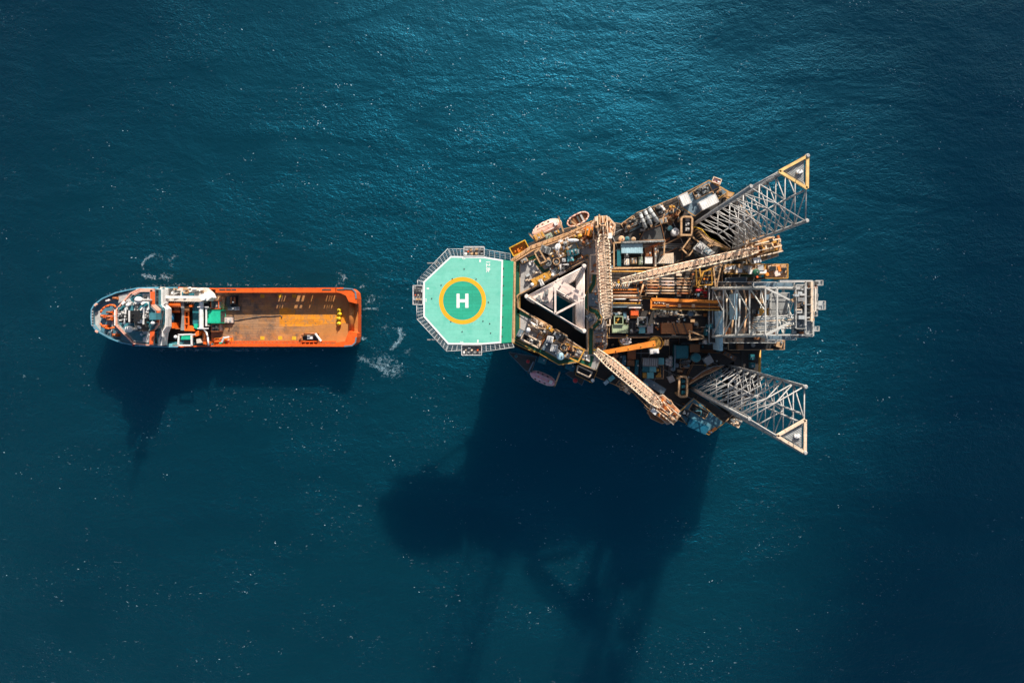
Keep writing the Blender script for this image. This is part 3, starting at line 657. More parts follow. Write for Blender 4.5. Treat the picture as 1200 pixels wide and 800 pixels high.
    for i in range(n): mb.tube((*pts[i], z1 - 1.25), (*pts[(i + 1) % n], z1 - 1.25), .10 if canopy else .2, 8)
    mb.build('fender', 'pinkw' if canopy else col, t); return t
lifeboat('4', 406, 246, 245, 112, -25, 31.5, 'boatpink', 'pale pink enclosed lifeboat hanging outside the tan gantry')
lifeboat('4', 650, 174, 180, 80, -27, 31, 'boatpink', 'small open pink rescue boat beyond the enclosed lifeboat', False)
lifeboat('5', 375, 690, 215, 80, 24, 28, 'boatpurple', 'purplish enclosed lifeboat in the shade below the quarters')
def davit(c, pts, z, label, col='tan'):
    q = PL(c, pts, z); t = thing('boat_davit', label, 'davit', (*q[0], 26)); mb = MB(); mb.bar((*q[0], 26), (*q[0], z), .4, .4); mb.build('post', col, t)
    MB().bar((*q[0], z), (*q[1], z + .5), .4, .45).build('arm', col, t); e = Vector(q[1]); mb = MB().cyl(e, .25, z + .5, z + .8, 8); mb.tube((*e, z + .5), (*e, z - 1.2), .05, 4); mb.build('sheave', 'dgrey', t)
davit('4', [(535, 275), (495, 160)], 32.8, 'tan davit between the pink lifeboat and the rescue boat'); davit('4', [(330, 360), (268, 295)], 32.8, 'tan davit at the helideck end of the pink lifeboat')
davit('4', [(660, 250), (590, 190)], 32.4, 'short davit over the open rescue boat'); davit('5', [(300, 560), (262, 640)], 29, 'dark davit at the helideck end of the purplish lifeboat', 'bluegrey'); davit('5', [(505, 645), (465, 750)], 29, 'dark davit at the stern end of the purplish lifeboat', 'tan')
unit(X('4', 345, 310, 90, 60, -27, 33.5), 31.5, 33.5, 'tan', 'tan winch house between the gantry and the pink lifeboat', 'mustard')
unit(X('4', 420, 310, 60, 42, -27, 33), 31.5, 33, 'palegreen', 'pale square locker beside the gantry, below the pink lifeboat')
unit(X('4', 485, 280, 50, 36, -27, 33), 31.5, 33, 'dgrey', 'black slatted winch box beside the gantry, below the davit', 'mustard')
unit(X('4', 395, 415, 85, 60, 20, 36), RZ, 36, 'grey', 'dark grey box on the quarters roof behind the tan cage', 'dgrey')
dish(P('4', 490, 395, 37.5), 1.0, .75, RZ, 3.0, 1.1, 'oval white satellite dish between the grey box and the gantry'); dish(P('4', 612, 343, 37.5), 1.5, .45, RZ, 3.0, 0, 'flat white satellite dish nearest the crane pedestal')
skid(X('4', 560, 345, 150, 70, -25, 36.5), RZ, 36.5, 'cream', 'cream pipe manifold on the quarters roof beside the gantry', ('cream', 'ltgrey', 'tan', 'bright'), 'pipe_manifold', 'manifold', 14, None, 'tan')
skid(X('4', 690, 280, 110, 60, -28, 36.5), 33, 36, 'mustard', 'mustard railed platform between the gantry end and the crane', ('mustard', 'cream', 'tan', 'orange'), 'winch_platform', 'platform', 10, None, 'yellow', True)
unit(X('4', 735, 272, 60, 80, 10, 37.5), RZ, 37.5, 'orange', 'orange machinery house beside the tall crane pedestal', 'mustard')
unit(X('4', 735, 360, 75, 30, -30, 36), RZ, 36, 'tan', 'sloping tan machinery box between the orange house and the leg')
unit(X('4', 605, 440, 90, 55, -15, 36.5), RZ, 36.5, 'teal', 'dark teal air-conditioning unit on the quarters roof', 'dgrey')
unit(X('4', 590, 490, 55, 40, -10, 36), RZ, 36, 'ltteal', 'light teal cooling box in front of the dark teal unit', 'ltteal')
unit(X('4', 540, 498, 32, 30, 0, 35.6), RZ, 35.6, 'bright', 'small white box between the roof fan and the light teal box', 'ltgrey')
unit(X('4', 640, 430, 40, 40, 0, 36.2), RZ, 36.2, 'bluegrey', 'blue-grey square vent beside the dark teal unit')
fan(P('4', 480, 508, 36), 28 / 6.667 * .2238, RZ, 36, 'tan', 'round tan roof fan between the cage and the white box'); fan(P('4', 418, 520, 36), 24 / 6.667 * .2238, RZ, 36, 'grey', 'round grey roof fan beside the cage foot')
skid(X('4', 540, 560, 130, 60, -28, 35.8), RZ, 35.8, 'dgrey', 'black machinery skid on the roof beside the pink leg', ('dgrey', 'ltgrey', 'bright', 'black'), n=9)
skid(X('4', 455, 580, 60, 90, 30, 35.8), RZ, 35.8, 'grey', 'cluttered grey valve skid next to the mustard platform', ('bright', 'grey', 'rusty', 'dgrey'), n=9)
unit(X('4', 365, 640, 175, 62, -27, 35), RZ, 35, 'mustard', 'mustard deck box beside the pink leg and the helideck', 'mustard'); unit(X('4', 362, 672, 36, 62, -25, 36.3), RZ, 36.3, 'ltgrey', 'light grey tall box at the side of the mustard deck box', 'bright')
dome(P('4', 290, 690, 36.5), 15 / 6.667 * .223, RZ, 1.8, 'small white ball antenna at the end of the mustard deck box')
rack('4', [(310, 440), (345, 415), (400, 505), (355, 525)], 36.5, 2.4, 'tan', 'empty tan pipe cage on the quarters roof, near the helideck')
unit(X('4', 228, 500, 60, 40, -28, 35.5), RZ, 35.5, 'tan', 'tan locker just inside the helideck corner by the yellow basket')
rack('4', [(745, 460), (800, 455), (800, 600), (745, 600)], 36, 2, 'cream', 'cream frame around a dark hatch beside the tall crane boom')
skid(X('4', 525, 425, 95, 85, -25, 36.2), RZ, 36.2, 'cream', 'tan cable and duct tangle around the oval white dish', ('cream', 'tan', 'bright', 'mustard', 'dgrey'), 'duct_tangle', 'ducts', 20, None, 'tan', True)
skid(X('4', 640, 300, 70, 50, -28, 36.4), RZ, 36.4, 'mustard', 'golden rail stack between the gantry and the orange machinery house', ('mustard', 'yellow', 'cream', 'tan'), 'rail_stack', 'rails', 14, None, 'mustard', True)
skid(X('4', 395, 480, 110, 60, 35, 35.8), RZ, 35.8, 'grey', 'grey duct skid between the tan cage and the grey roof fan', ('grey', 'tan', 'cream', 'black'), 'duct_skid', 'ducts', 14, None, 'tan')
skid(X('4', 700, 340, 60, 70, -30, 37), RZ, 37, 'peach', 'peach winch stack at the root of the tall crane boom', ('peach', 'cream', 'orange', 'tan', 'rusty'), 'winch_stack', 'winch', 16, None, 'peach')
skid(X('4', 620, 500, 150, 34, -28, 35.4), RZ, 35.4, 'rusty', 'rusty pipe gutter along the pink leg well', ('rusty', 'tan', 'brown', 'dgrey'), 'pipe_gutter', 'pipes', 14, None, 'brown')
# lower side of the quarters roof
skid(X('5', 350, 290, 165, 105, 30, 36.6), RZ, 36.6, 'cream', 'dense cream pipe manifold beside the dark leg well', ('cream', 'bright', 'ltgrey', 'tan'), 'pipe_manifold', 'manifold', 26, None, 'tan')
dome(P('5', 258, 312, 37.5), 20 / 6.667 * .222, RZ, 2.3, 'white ball antenna near the lower helideck corner')
rack('5', [(228, 335), (362, 405), (340, 450), (205, 378)], 36.2, 2, 'cream', 'cream rail frame around black machinery near the lower helideck corner')
skid(X('5', 285, 392, 135, 50, 27, 36), RZ, 35.9, 'black', 'black winch skid inside the cream rail frame', ('black', 'dgrey', 'ltgrey'), n=9)
unit(X('5', 195, 338, 40, 60, 25, 36), RZ, 36, 'bluegrey', 'slate blue box at the lower helideck corner')
unit(X('5', 430, 303, 60, 34, 35, 36), RZ, 36, 'mustard', 'small mustard box between the manifold and the leg well', 'mustard')
for cx, cy, d, a, lb in ((430, 383, 56, 12, 'white cooling unit nearest the cream manifold'), (462, 452, 60, 8, 'middle one of three white cooling units on the roof'), (498, 490, 48, 30, 'white cooling unit beside the pale blue tank')):
    unit(X('5', cx, cy, d, d, a, 36.4), RZ, 36.4, 'bright', lb, 'ltgrey', 'white cooling units on the quarters roof')
vtank(P('5', 513, 517, 36.8), 30 / 6.667 * .2228, RZ, 36.6, 'paleblue', 'pale blue round tank at the roof edge above the purplish lifeboat')
fan(P('5', 538, 446, 36.2), 29 / 6.667 * .2235, RZ, 36.2, 'tan', 'round roof fan with a tan rim beside the white cooling units')
skid(X('5', 500, 362, 110, 75, 30, 36.2), RZ, 36.2, 'dgrey', 'dark pump skid between the white units and the leg well', ('dgrey', 'steel', 'black', 'bright'), n=14)
skid(X('5', 605, 468, 60, 90, 20, 36), RZ, 36, 'dgrey', 'dark narrow pump skid right of the tan-rimmed fan', ('dgrey', 'rusty', 'grey', 'tan'), n=9)
rack('5', [(555, 420), (700, 465), (650, 560), (525, 500)], 35.4, 1.2, 'mustard', 'mustard guard frame around the lower stern corner of the quarters roof')
unit(X('5', 395, 430, 30, 90, 25, 35.8), RZ, 35.8, 'bluegrey', 'long slate blue duct behind the first white cooling unit'); unit(X('5', 570, 510, 40, 50, 25, 35.8), RZ, 35.8, 'tan', 'tan cabinet between the pale blue tank and the pump skid')
skid(X('5', 815, 400, 60, 120, 0, 36.4), RZ, 36, 'roofgrey', 'rusty winch on the roof strip beside the orange crane tip', ('rusty', 'dgrey', 'brown', 'grey'), 'deck_winch', 'winch', 8)
unit(X('5', 815, 313, 85, 10, 0, 35.2), RZ, 35.2, 'black', 'black bar step across the grey roof strip')
unit(X('5', 740, 215, 45, 60, -30, 35.4), RZ, 35.4, 'bluegrey', 'blue-grey deck hatch in the bend of the green walkway'); unit(X('5', 765, 75, 80, 110, 0, 34.5), RZ, 34.4, 'bluegrey', 'large flat blue-grey hatch cover beside the tall crane boom', 'bluegrey')
# escape platforms below the quarters roof
def railed(c, pts, z, col, label, rails='tan', stuff=(), h=5, name='escape_platform'):
    q = PL(c, pts, z); t = thing(name, label, 'platform', base_of(q, z - h)); MB().prism(q, z - .25, z).build('floor_grating', col, t); MB().rail(inset(q, .12), z, 1.1, 1.5, .07, True).build('railing', rails, t)
    mb = MB()
    for p in q: p = Vector(p).lerp(Vector(centre(q)), .1); mb.bar((*p, z - h), (*p, z - .25), .25, .25)
    mb.build('support_post', 'dgrey', t); return t
railed('5', [(105, 480), (330, 515), (290, 640), (240, 630), (115, 500)], 27, 'dgrey', 'dark escape platform below the lower helideck corner', 'bluegrey', h=3)
railed('5', [(545, 650), (640, 600), (705, 690), (680, 745)], 27, 'dgrey', 'dark escape platform between the purplish lifeboat and the gangway', 'bluegrey', h=3)
vtank(P('5', 258, 556, 28.2), .5, 27.02, 28.2, 'red', 'red raft canister on the dark platform near the helideck', None, 'raft_canister', 'canister', 'red'); vtank(P('5', 628, 705, 28.2), .62, 27.02, 28.2, 'red', 'red raft canister on the dark platform beside the gangway', None, 'raft_canister', 'canister', 'red')
vtank(P('5', 165, 515, 28), .4, 27.02, 28, 'teal', 'small teal drum on the dark platform near the helideck', None, 'steel_drum', 'drum', 'teal')
unit(X('5', 370, 548, 70, 55, 20, 30.5), 26.5, 30.5, 'teal', 'teal square box right above the purplish lifeboat', 'teal'); unit(X('5', 590, 600, 80, 60, 25, 30), 26.5, 30, 'teal', 'teal cabin between the roof edge and the dark escape platform', 'blue')
railed('5', [(640, 580), (805, 620), (760, 725), (625, 660)], 31, 'black', 'black landing with a tan frame at the roof corner by the crane boom tip', 'mustard')
rack('5', [(650, 590), (760, 640), (735, 680), (640, 635)], 33, 2, 'cream', 'cream stair frame standing on the black landing'); dome(P('5', 765, 705, 33), .5, 31.02, 1, 'white ball lamp on the outer corner of the black landing')
# ------------------------------------------------------------------ upper deck corner by the port leg
UZ = 29.0
up = railed('6', [(585, 215), (800, 70), (940, 155), (700, 335), (590, 265)], UZ, 'bluegrey', 'raised blue-grey deck with two white containers at the upper hull edge', 'mustard', h=4, name='raised_deck')
q = PL('6', [(690, 215), (715, 265), (715, 300), (655, 300)], UZ)
container(X('6', 635, 205, 62, 78, -24, UZ + 2.6), UZ + .02, UZ + 2.6, 'bright', 'square white container on the raised blue-grey deck'); container(X('6', 806, 225, 130, 62, -27, UZ + 2.6), UZ + .02, UZ + 2.6, 'bright', 'long white container on the raised blue-grey deck')
skid(X('6', 770, 142, 130, 60, -27, UZ + 2), UZ + .02, UZ + 1.9, 'dgrey', 'grey engine block beside the long white container', ('grey', 'steel', 'dgrey'), 'generator_set', 'generator', 12); unit(X('6', 720, 185, 28, 28, -20, UZ + 1.2), UZ + .02, UZ + 1.2, 'tan', 'small tan box between the two white containers')
skid(X('6', 880, 160, 55, 75, -27, UZ + 1.6), UZ + .02, UZ + 1.5, 'dgrey', 'brown pump cluster at the far corner of the raised deck', ('brown', 'tan', 'dgrey'), n=10); basket(X('6', 862, 72, 60, 36, 20, UZ + 1.3), UZ, UZ + 1.3, 'cream', 'redor', 'small red and white basket at the tip of the raised deck', load='bright')
railed('6', [(930, 150), (985, 165), (955, 210), (925, 195)], 28, 'tan', 'tan corner landing between the raised deck and the leg', 'mustard', h=3)
sil = None
for k, (a, b, w_) in enumerate((((308, 305), (350, 415), 26), ((340, 283), (388, 390), 26), ((368, 265), (440, 375), 30))):
    p, q2 = P('6', *a, 28.2), P('6', *b, 28.2); r_ = w_ / 6.156 * .233 / 2
    t = thing('engine_silencer', ('engine silencer nearest the tall crane in the row of three cylinders', 'middle engine silencer of the row of three cylinders', 'engine silencer nearest the raised deck in the row of three cylinders')[k], 'silencer', (*((p + q2) / 2).to_2d(), DECK), 'engine silencers at the upper hull edge')
    MB().tube(p, q2, r_, 16).build('drum', 'steel', t); d = (q2 - p).normalized(); mb = MB()
    for f in (.05, .35, .65, .95): c_ = p.lerp(q2, f); mb.tube(c_ - d * .08, c_ + d * .08, r_ + .07, 16)
    mb.build('band', 'dgrey', t); mb = MB()
    for f in (.2, .8): c_ = p.lerp(q2, f); mb.box((c_.x, c_.y, DECK), (.4, .6, 28.2 - DECK - r_ * .8), math.atan2(d.y, d.x))
    mb.build('saddle', 'grey', t)
skid(X('6', 240, 375, 110, 70, -35, 27.5), DECK + .02, 27.5, 'deckdark', 'brown valve cluster between the tall crane and the silencers', ('tan', 'brown', 'dgrey', 'grey'), n=13)
skid(X('6', 465, 275, 70, 80, -30, 28), DECK + .02, 28, 'dgrey', 'grey compressor skid right of the three silencers', ('grey', 'steel', 'bright', 'dgrey'), 'compressor_skid', 'compressor', 10)
skid(X('6', 540, 315, 80, 130, 35, 27.2), DECK + .02, 27, 'brown', 'brown bundle of hoses and pipes below the raised deck', ('brown', 'tan', 'rusty', 'dgrey'), 'pipe_bundle', 'pipes', 16); unit(X('6', 478, 360, 60, 45, -15, 26.6), DECK + .02, 26.6, 'tan', 'flat tan crate between the brown bundle and the dark sloping deck')
q = PL('6', [(305, 500), (335, 440), (460, 388), (485, 500)], 26.4); t = thing('mud_pit_cover', 'dark trapezoid deck cover between the silencers and the pale blue container', 'cover', base_of(q, DECK)); MB().prism(q, DECK + .01, 26.4).build('cover_plate', 'dgrey', t); MB().rail(q, 26.4, .25, 3, .08, True).build('edge_rail', 'brown', t)
vtank(P('6', 565, 440, 28), 28 / 6.156 * .2338, DECK + .02, 27.8, 'bright', 'white round tank next to the leg guide frame'); vtank(P('6', 527, 412, 27.4), 16 / 6.156 * .2345, DECK + .02, 27.2, 'ltteal', 'small teal tank behind the white round tank')
def guide(c, q_, z, col, items, icol, label):
    q = PL(c, q_, z); t = thing('jacking_station', label, 'jacking station', base_of(q, DECK), 'jacking stations')
    MB().holed(q, [inset(q, .5)], z - .8, z).build('frame_ring', col, t); mb = MB()
    for p in q: mb.bar((*Vector(p).lerp(Vector(centre(q)), .12), DECK), (*Vector(p).lerp(Vector(centre(q)), .12), z - .8), .5, .5)
    mb.build('post', col, t); MB().prism(inset(q, .55), z - 2.2, z - 2.0).build('inner_floor', 'black', t)
    for (x, y) in items: p = P(c, x, y, z - 1); mb = MB(); mb.box((p.x, p.y, z - 2), (1.0, .9, 1.1)); mb.cyl((p.x + .2, p.y + .1), .3, z - .9, z - .6, 10); mb.build('jacking_motor', icol, t)
guide('6', [(612, 325), (680, 325), (692, 345), (690, 470), (600, 470), (600, 345)], 30, 'tan', [(652, 352), (650, 385), (650, 422)], 'ltgrey', 'tan upright frame with pale motors beside the upper stern leg')
guide('8', [(612, 345), (655, 345), (666, 365), (664, 478), (655, 490), (610, 490), (598, 478), (600, 360)], 30, 'tan', [(634, 380), (634, 415), (634, 455)], 'teal', 'tan upright frame with teal motors beside the lower stern leg')
rack('6', [(120, 520), (485, 500), (478, 700), (120, 700)], 28, 3, 'tan', 'large tan beam enclosure around the deck containers')
container(X('6', 250, 560, 150, 66, 0, 28), DECK + .02, 28, 'paleblue', 'pale blue container with a dark scrawl on its roof, inside the tan enclosure', door='white')
q = X('6', 262, 553, 70, 28, 0, 28.02)
container(X('6', 157, 630, 24, 112, 0, 27.6), DECK + .02, 27.6, 'teal', 'narrow teal rack at the crane end of the tan enclosure'); unit(X('6', 212, 612, 36, 36, 0, 27.2), DECK + .02, 27.2, 'ltgrey', 'grey-white box below the pale blue container'); unit(X('6', 212, 656, 38, 50, 0, 27.2), DECK + .02, 27.2, 'bright', 'white box at the bottom rail of the tan enclosure', 'cream')
unit(X('6', 263, 648, 48, 48, 0, 27), DECK + .02, 27, 'tan', 'square tan box between the white box and the green-topped locker'); unit(X('6', 313, 648, 28, 62, 0, 27), DECK + .02, 27, 'palegreen', 'thin pale green locker inside the tan enclosure'); container(X('6', 371, 646, 48, 42, 0, 27.6), DECK + .02, 27.6, 'bright', 'small white container with a red end inside the tan enclosure', door='red')
unit(X('6', 371, 585, 48, 72, 0, 27), DECK + .02, 27, 'rusty', 'dark red machinery box right of the pale blue container', 'brown'); unit(X('6', 426, 568, 34, 46, 0, 27.4), DECK + .02, 27.4, 'peach', 'peach coloured box at the stern end of the tan enclosure'); unit(X('6', 420, 640, 12, 110, 0, 27.8), DECK + .02, 27.8, 'cream', 'thin cream upright duct at the stern end of the tan enclosure')
q = PL('6', [(440, 668), (490, 600), (550, 592), (552, 668)], 29); t = thing('louvred_hood', 'pale ribbed hood right of the tan enclosure, under the long crane boom', 'hood', base_of(q, DECK)); MB().prism(q, DECK + .02, 28.8).build('body', 'ltgrey', t); mb = MB()
for k in range(7): a, b = lerp2(q[0], q[3], (k + .5) / 7), lerp2(q[1], q[2], (k + .5) / 7); mb.bar((*a, 28.85), (*b, 28.85), .3, .3)
mb.build('louvre', 'cream', t)
vtank(P('6', 175, 491, 28), 22 / 6.156 * .234, DECK + .02, 27.8, 'peach', 'peach round tank beside the tall crane pedestal'); vtank(P('6', 216, 490, 27.2), 16 / 6.156 * .2345, DECK + .02, 27, 'teal', 'teal round tank above the pale blue container'); vtank(P('6', 262, 494, 27.2), 16 / 6.156 * .2345, DECK + .02, 27, 'tan', 'tan round tank above the pale blue container')
unit(X('6', 330, 512, 310, 16, -2, 28.6), DECK + 3.05, 28.6, 'grey', 'long grey cable tray on the top beam of the tan enclosure', 'grey')
cabin(PL('6', [(740, 505), (850, 590), (790, 622), (690, 562)], 30.5), DECK + .02, 30.5, 'grey', 'grey cabin with pale roof panels at the foot of the upper stern leg', 'ltgrey'); unit(X('6', 745, 545, 42, 38, 38, 31.4), 30.55, 31.4, 'bright', 'white roof unit on the grey cabin, nearer the containers', 'ltgrey'); unit(X('6', 795, 580, 42, 40, 38, 31.4), 30.55, 31.4, 'paleblue', 'bluish roof unit on the grey cabin, nearer the crane', 'ltgrey')
rack('6', [(612, 565), (680, 472), (737, 520), (660, 612)], 29.5, 4.4, 'tan', 'tan stair tower frame beside the grey cabin'); skid(PL('6', [(632, 560), (682, 495), (715, 522), (662, 590)], 28), DECK + .02, 28, 'black', 'mustard rolling hose reels inside the tan stair tower', ('mustard', 'black', 'tan'), 'hose_reels', 'hose reel', 7)
def pipeset(c, lines, z, r, col, label, z0=DECK, name='leg_hose_bundle'):
    pts0 = P(c, *lines[0][0], z); t = thing(name, label, 'pipes', (pts0.x, pts0.y, z0))
    for l in lines:
        v = [P(c, x, y, z) for x, y in l]; mb = MB().path(v, r, 6)
        for p in v: mb.ball(p, r * 1.1, r * 1.1, r * 1.1, 6, 4)
        mb.tube(v[0], (v[0].x, v[0].y, z0), r); mb.tube(v[-1], (v[-1].x, v[-1].y, z0), r); mb.build('hose', col if isinstance(col, str) else R.choice(col), t)
pipeset('a', [[(150 + 14 * k, 590 + 18 * k), (200 + 10 * k, 610 + 20 * k), (225 + 15 * k, 640 + 20 * k), (265 + 16 * k, 675 + 14 * k), (300 + 24 * k, 690 + 14 * k), (370 + 8 * k, 735 + 4 * k)] for k in range(5)], 30, .16, ('mustard', 'yellow', 'tan'), 'mustard hoses curving round the upper stern leg')
pipeset('c', [[(160 + 8 * k, 285 - 12 * k), (215 + 8 * k, 250 - 14 * k), (260, 225 - 10 * k), (300 + 6 * k, 210 - 14 * k), (375 + 5 * k, 172 - 4 * k)] for k in range(4)], 30, .14, ('tan', 'mustard', 'brown', 'grey'), 'tan hoses curving round the lower stern leg')
#PART4
# ------------------------------------------------------------------ drilling deck: pipe racks, catwalk, crates
def pipe(c, a, b, z, r, col, label, group, caps='dgrey', name='drill_pipe', cat='pipe'):
    p, q = P(c, *a, z), P(c, *b, z); t = thing(name, label, cat, ((p.x + q.x) / 2, (p.y + q.y) / 2, z - r), group); MB().tube(p, q, r, 12).build('pipe_body', col, t); d = (q - p).normalized()
    for e in (p, q): MB().tube(e - d * .15, e + d * .15, r * 1.25, 12).build('end_collar', caps, t)
    return t
def sleepers(c, pts, z0, z1, label, n):
    q = PL(c, pts, z1); t = thing('pipe_rack', label, 'pipe rack', base_of(q, z0)); mb = MB()
    for k in range(n): a, b = lerp2(q[0], q[1], (k + .5) / n), lerp2(q[3], q[2], (k + .5) / n); MB().bar((*a, z1 - .25), (*b, z1 - .25), .35, .5).build('cross_beam', 'dgrey', t)
    for p in q: MB().bar((*p, z0), (*p, z1 + .9), .25, .25).build('stop_post', 'tan', t)
    return t
PZ = 27.3
LIFT[0] = 8.0
sleepers('7', [(98, 200), (385, 200), (385, 385), (98, 385)], DECK, PZ - .35, 'pipe rack at the foot of the tall crane boom', 4); sleepers('7', [(410, 100), (808, 100), (808, 255), (410, 255)], DECK, PZ - .35, 'pipe rack in the middle of the deck below the long crane boom', 6)
for (y, x0, x1, c, lb) in ((215, 104, 340, 'orange', 'orange drill pipe nearest the long boom on the left rack'), (241, 104, 350, 'rusty', 'second orange drill pipe on the left rack'), (266, 104, 338, 'cream', 'cream drill pipe below the two orange ones'), (295, 140, 245, 'bright', 'short white pipe on the left rack, crane side'),
                           (303, 272, 378, 'pinkw', 'short pinkish pipe at the stern end of the left rack'), (330, 104, 372, 'mustard', 'mustard drill pipe on the left rack'), (363, 92, 258, 'bluegrey', 'dark bluish pipe at the lower edge of the left rack'), (368, 264, 377, 'bright', 'short white pipe at the lower stern end of the left rack'), (348, 104, 380, 'dgrey', 'black pipe between the mustard and the bluish pipe'), (282, 104, 372, 'brown', 'brown pipe below the cream drill pipe'),):
    pipe('7', (x0, y), (x1, y + R.uniform(-2, 2)), PZ, 9.5 / 7.275 * .235 / 2 * 1.25, c, lb, 'pipes on the left rack')
for i, y in enumerate((119, 145, 172, 198, 223, 245)):
    for j, (x0, x1) in enumerate(((416, 528), (542, 660), (672, 800))):
        pipe('7', (x0 + R.uniform(-4, 6), y), (x1 + R.uniform(-8, 4), y + 1), PZ, .19, ('peach', 'cream', 'tan', 'rusty')[(i + j) % 4] if i not in (1, 2) else ('peach', 'pinkw', 'peach')[j], 'short tan casing pipe on the middle rack, %s row of six, %s bundle' % (('first', 'second', 'third', 'fourth', 'fifth', 'last')[i], ('crane-side', 'middle', 'stern-side')[j]), 'casing pipes on the middle rack', name='casing_pipe')
for k in range(9): x = 140 + k * 17; pipe('7', (x, 158 + R.uniform(-5, 5)), (x + R.uniform(-22, -8), 204), PZ + .2, .16, ('cream', 'tan', 'ltgrey')[k % 3], 'short upright-lying pale pipe in the slanted row by the tall crane boom', 'slanted pale pipes by the tall crane boom', name='short_pipe')
# slanted supply hoses from the boom tip
pipe('7', (395, 160), (352, 300), PZ + .4, .22, 'tan', 'slanted tan pipe between the two pipe racks', None, name='riser_pipe')
cw = thing('catwalk', 'long orange pipe trough leading to the drill floor', 'catwalk', (*P('7', 740, 340, 30).to_2d(), DECK)); CZ = 29.5
q = PL('7', [(460, 296), (1040, 318), (1040, 388), (458, 378)], CZ)
MB().prism(q, CZ - .6, CZ - .5).build('trough_floor', 'brown', cw); MB().bar((*q[0], CZ), (*q[1], CZ), .85, .5).build('side_beam', 'orange', cw); MB().bar((*q[3], CZ), (*q[2], CZ), .3, .5).build('side_beam', 'mustard', cw); MB().bar((*q[0], CZ), (*q[3], CZ), .45, .5).build('end_beam', 'orange', cw)
a, b = lerp2(q[0], q[3], .62), lerp2(q[1], q[2], .62); MB().bar((*a, CZ - .1), (*b, CZ - .1), .25, .4).build('guide_rail', 'orange', cw)
for x in (600, 702, 820): p = P('7', x, 350, CZ + .5); MB().box((p.x, p.y, CZ - .5), (.8, .9, 1.0)).build('roller_box', 'peach', cw)
p = P('7', 530, 325, CZ); mb = MB()
for k in range(8): mb.box((p.x - 1.3 + k * .4, p.y + R.uniform(-.2, .2), CZ - .5), (.3, R.uniform(.3, .8), R.uniform(.2, .6)), R.uniform(0, 1))
mb.build('tool_load', 'cream', cw)
for x in (480, 640, 800, 960):
    for y in (300, 380): p = P('7', x, y, CZ - .6); MB().bar((p.x, p.y, DECK), (p.x, p.y, CZ - .5), .35, .35).build('support_post', 'dgrey', cw)
skid(X('7', 610, 420, 240, 60, 0, 27), DECK + .02, 26.8, 'deckdark', 'dark strip of tools and valves below the orange trough', ('cream', 'grey', 'tan', 'black', 'dgrey'), 'tool_skid', 'tool skid', 20, None, 'dgrey')
q = PL('7', [(545, 497), (812, 500), (815, 590), (545, 590)], 26.6); t = thing('hatch_cover', 'orange-brown planked hatch cover right of the small crates', 'hatch cover', base_of(q, DECK)); MB().prism(q, DECK + .02, 26.4).build('cover', 'rusty', t)
for k in range(6): MB().prism(sub(q, .01, (k + .08) / 6, .99, (k + .92) / 6), 26.4, 26.48).build('plank', 'peachrust', t)
for f in (.35, .45, .7): a, b = quad(q, f, .0), quad(q, f + .12, 1.0); MB().tube((*a, 26.7), (*b, 26.7), .12, 6).build('lashing', 'dgrey', t)
basket(X('7', 182, 475, 72, 66, 0, 28), DECK + .02, 28, 'palegreen', 'palegreen', 'pale green open-topped tank beside the light roof strip', None, 'mixing_tank', 'tank', 'mustard'); container(X('7', 195, 547, 132, 66, 0, 27.6), DECK + .02, 27.6, 'palegreen', 'pale green container below the open green tank', door='ltgrey')
container(X('7', 318, 412, 60, 36, 0, 28.2), DECK + .02, 28.2, 'redor', 'red-topped container at the stern end of the left rack', door='cream'); container(X('7', 318, 442, 62, 26, 0, 27.6), DECK + .02, 27.6, 'orange', 'orange container just below the red-topped one', door='orange'); container(X('7', 383, 556, 46, 56, 0, 27.4), DECK + .02, 27.4, 'ltteal', 'light blue crate between the green container and the pale crate', name='crate', cat='crate'); container(X('7', 450, 553, 46, 56, 0, 27.2), DECK + .02, 27.2, 'ltgrey', 'pale grey crate left of the orange-brown hatch cover', name='crate', cat='crate')
rack('7', [(345, 450), (425, 450), (425, 525), (345, 525)], 27.6, 2.4, 'grey', 'grey frame around a dark drum with a white hub'); vtank(P('7', 385, 490, 27), .95, DECK + .02, 26.6, 'black', 'dark drum with a white hub inside the grey frame', None, 'cable_drum', 'cable drum', 'bright')
rack('7', [(62, 440), (108, 440), (108, 515), (62, 515)], 28, 3, 'cream', 'small cream frame between the roof edge and the open green tank'); skid(X('7', 155, 415, 110, 30, 0, 27), DECK + .02, 26.9, 'bluegrey', 'blue-grey valve bench above the open green tank', ('ltgrey', 'bluegrey', 'steel'), n=9); unit(X('7', 258, 465, 16, 60, 6, 27.5), DECK + .02, 27.5, 'pinkw', 'thin pinkish locker right of the open green tank'); unit(X('7', 300, 530, 60, 110, 0, 26), DECK + .02, 26, 'dgrey', 'dark flat pit cover between the green container and the light blue crate', 'black')
unit(X('7', 235, 435, 30, 70, 0, 26.5), DECK + .02, 26.5, 'bluegrey', 'slate duct right of the blue-grey valve bench', 'slate')
unit(X('7', 290, 570, 22, 40, 0, 27), DECK + .02, 27, 'dgrey', 'small dark locker right of the pale green container')
t = thing('walkway_screen', 'upright pale blue ribbed screen in front of the drill floor, lower one', 'screen', (*P('7', 1052, 565, 33).to_2d(), DECK)); q = PL('7', [(1034, 396), (1072, 396), (1072, 735), (1046, 735)], 33); MB().prism(q, DECK + .02, 32.8).build('panel', 'paleblue', t); mb = MB()
for k in range(26): mb.prism(sub(q, .02, (k + .1) / 26, .98, (k + .6) / 26), 32.8, 32.95)
mb.build('ribs', 'paleblue', t)
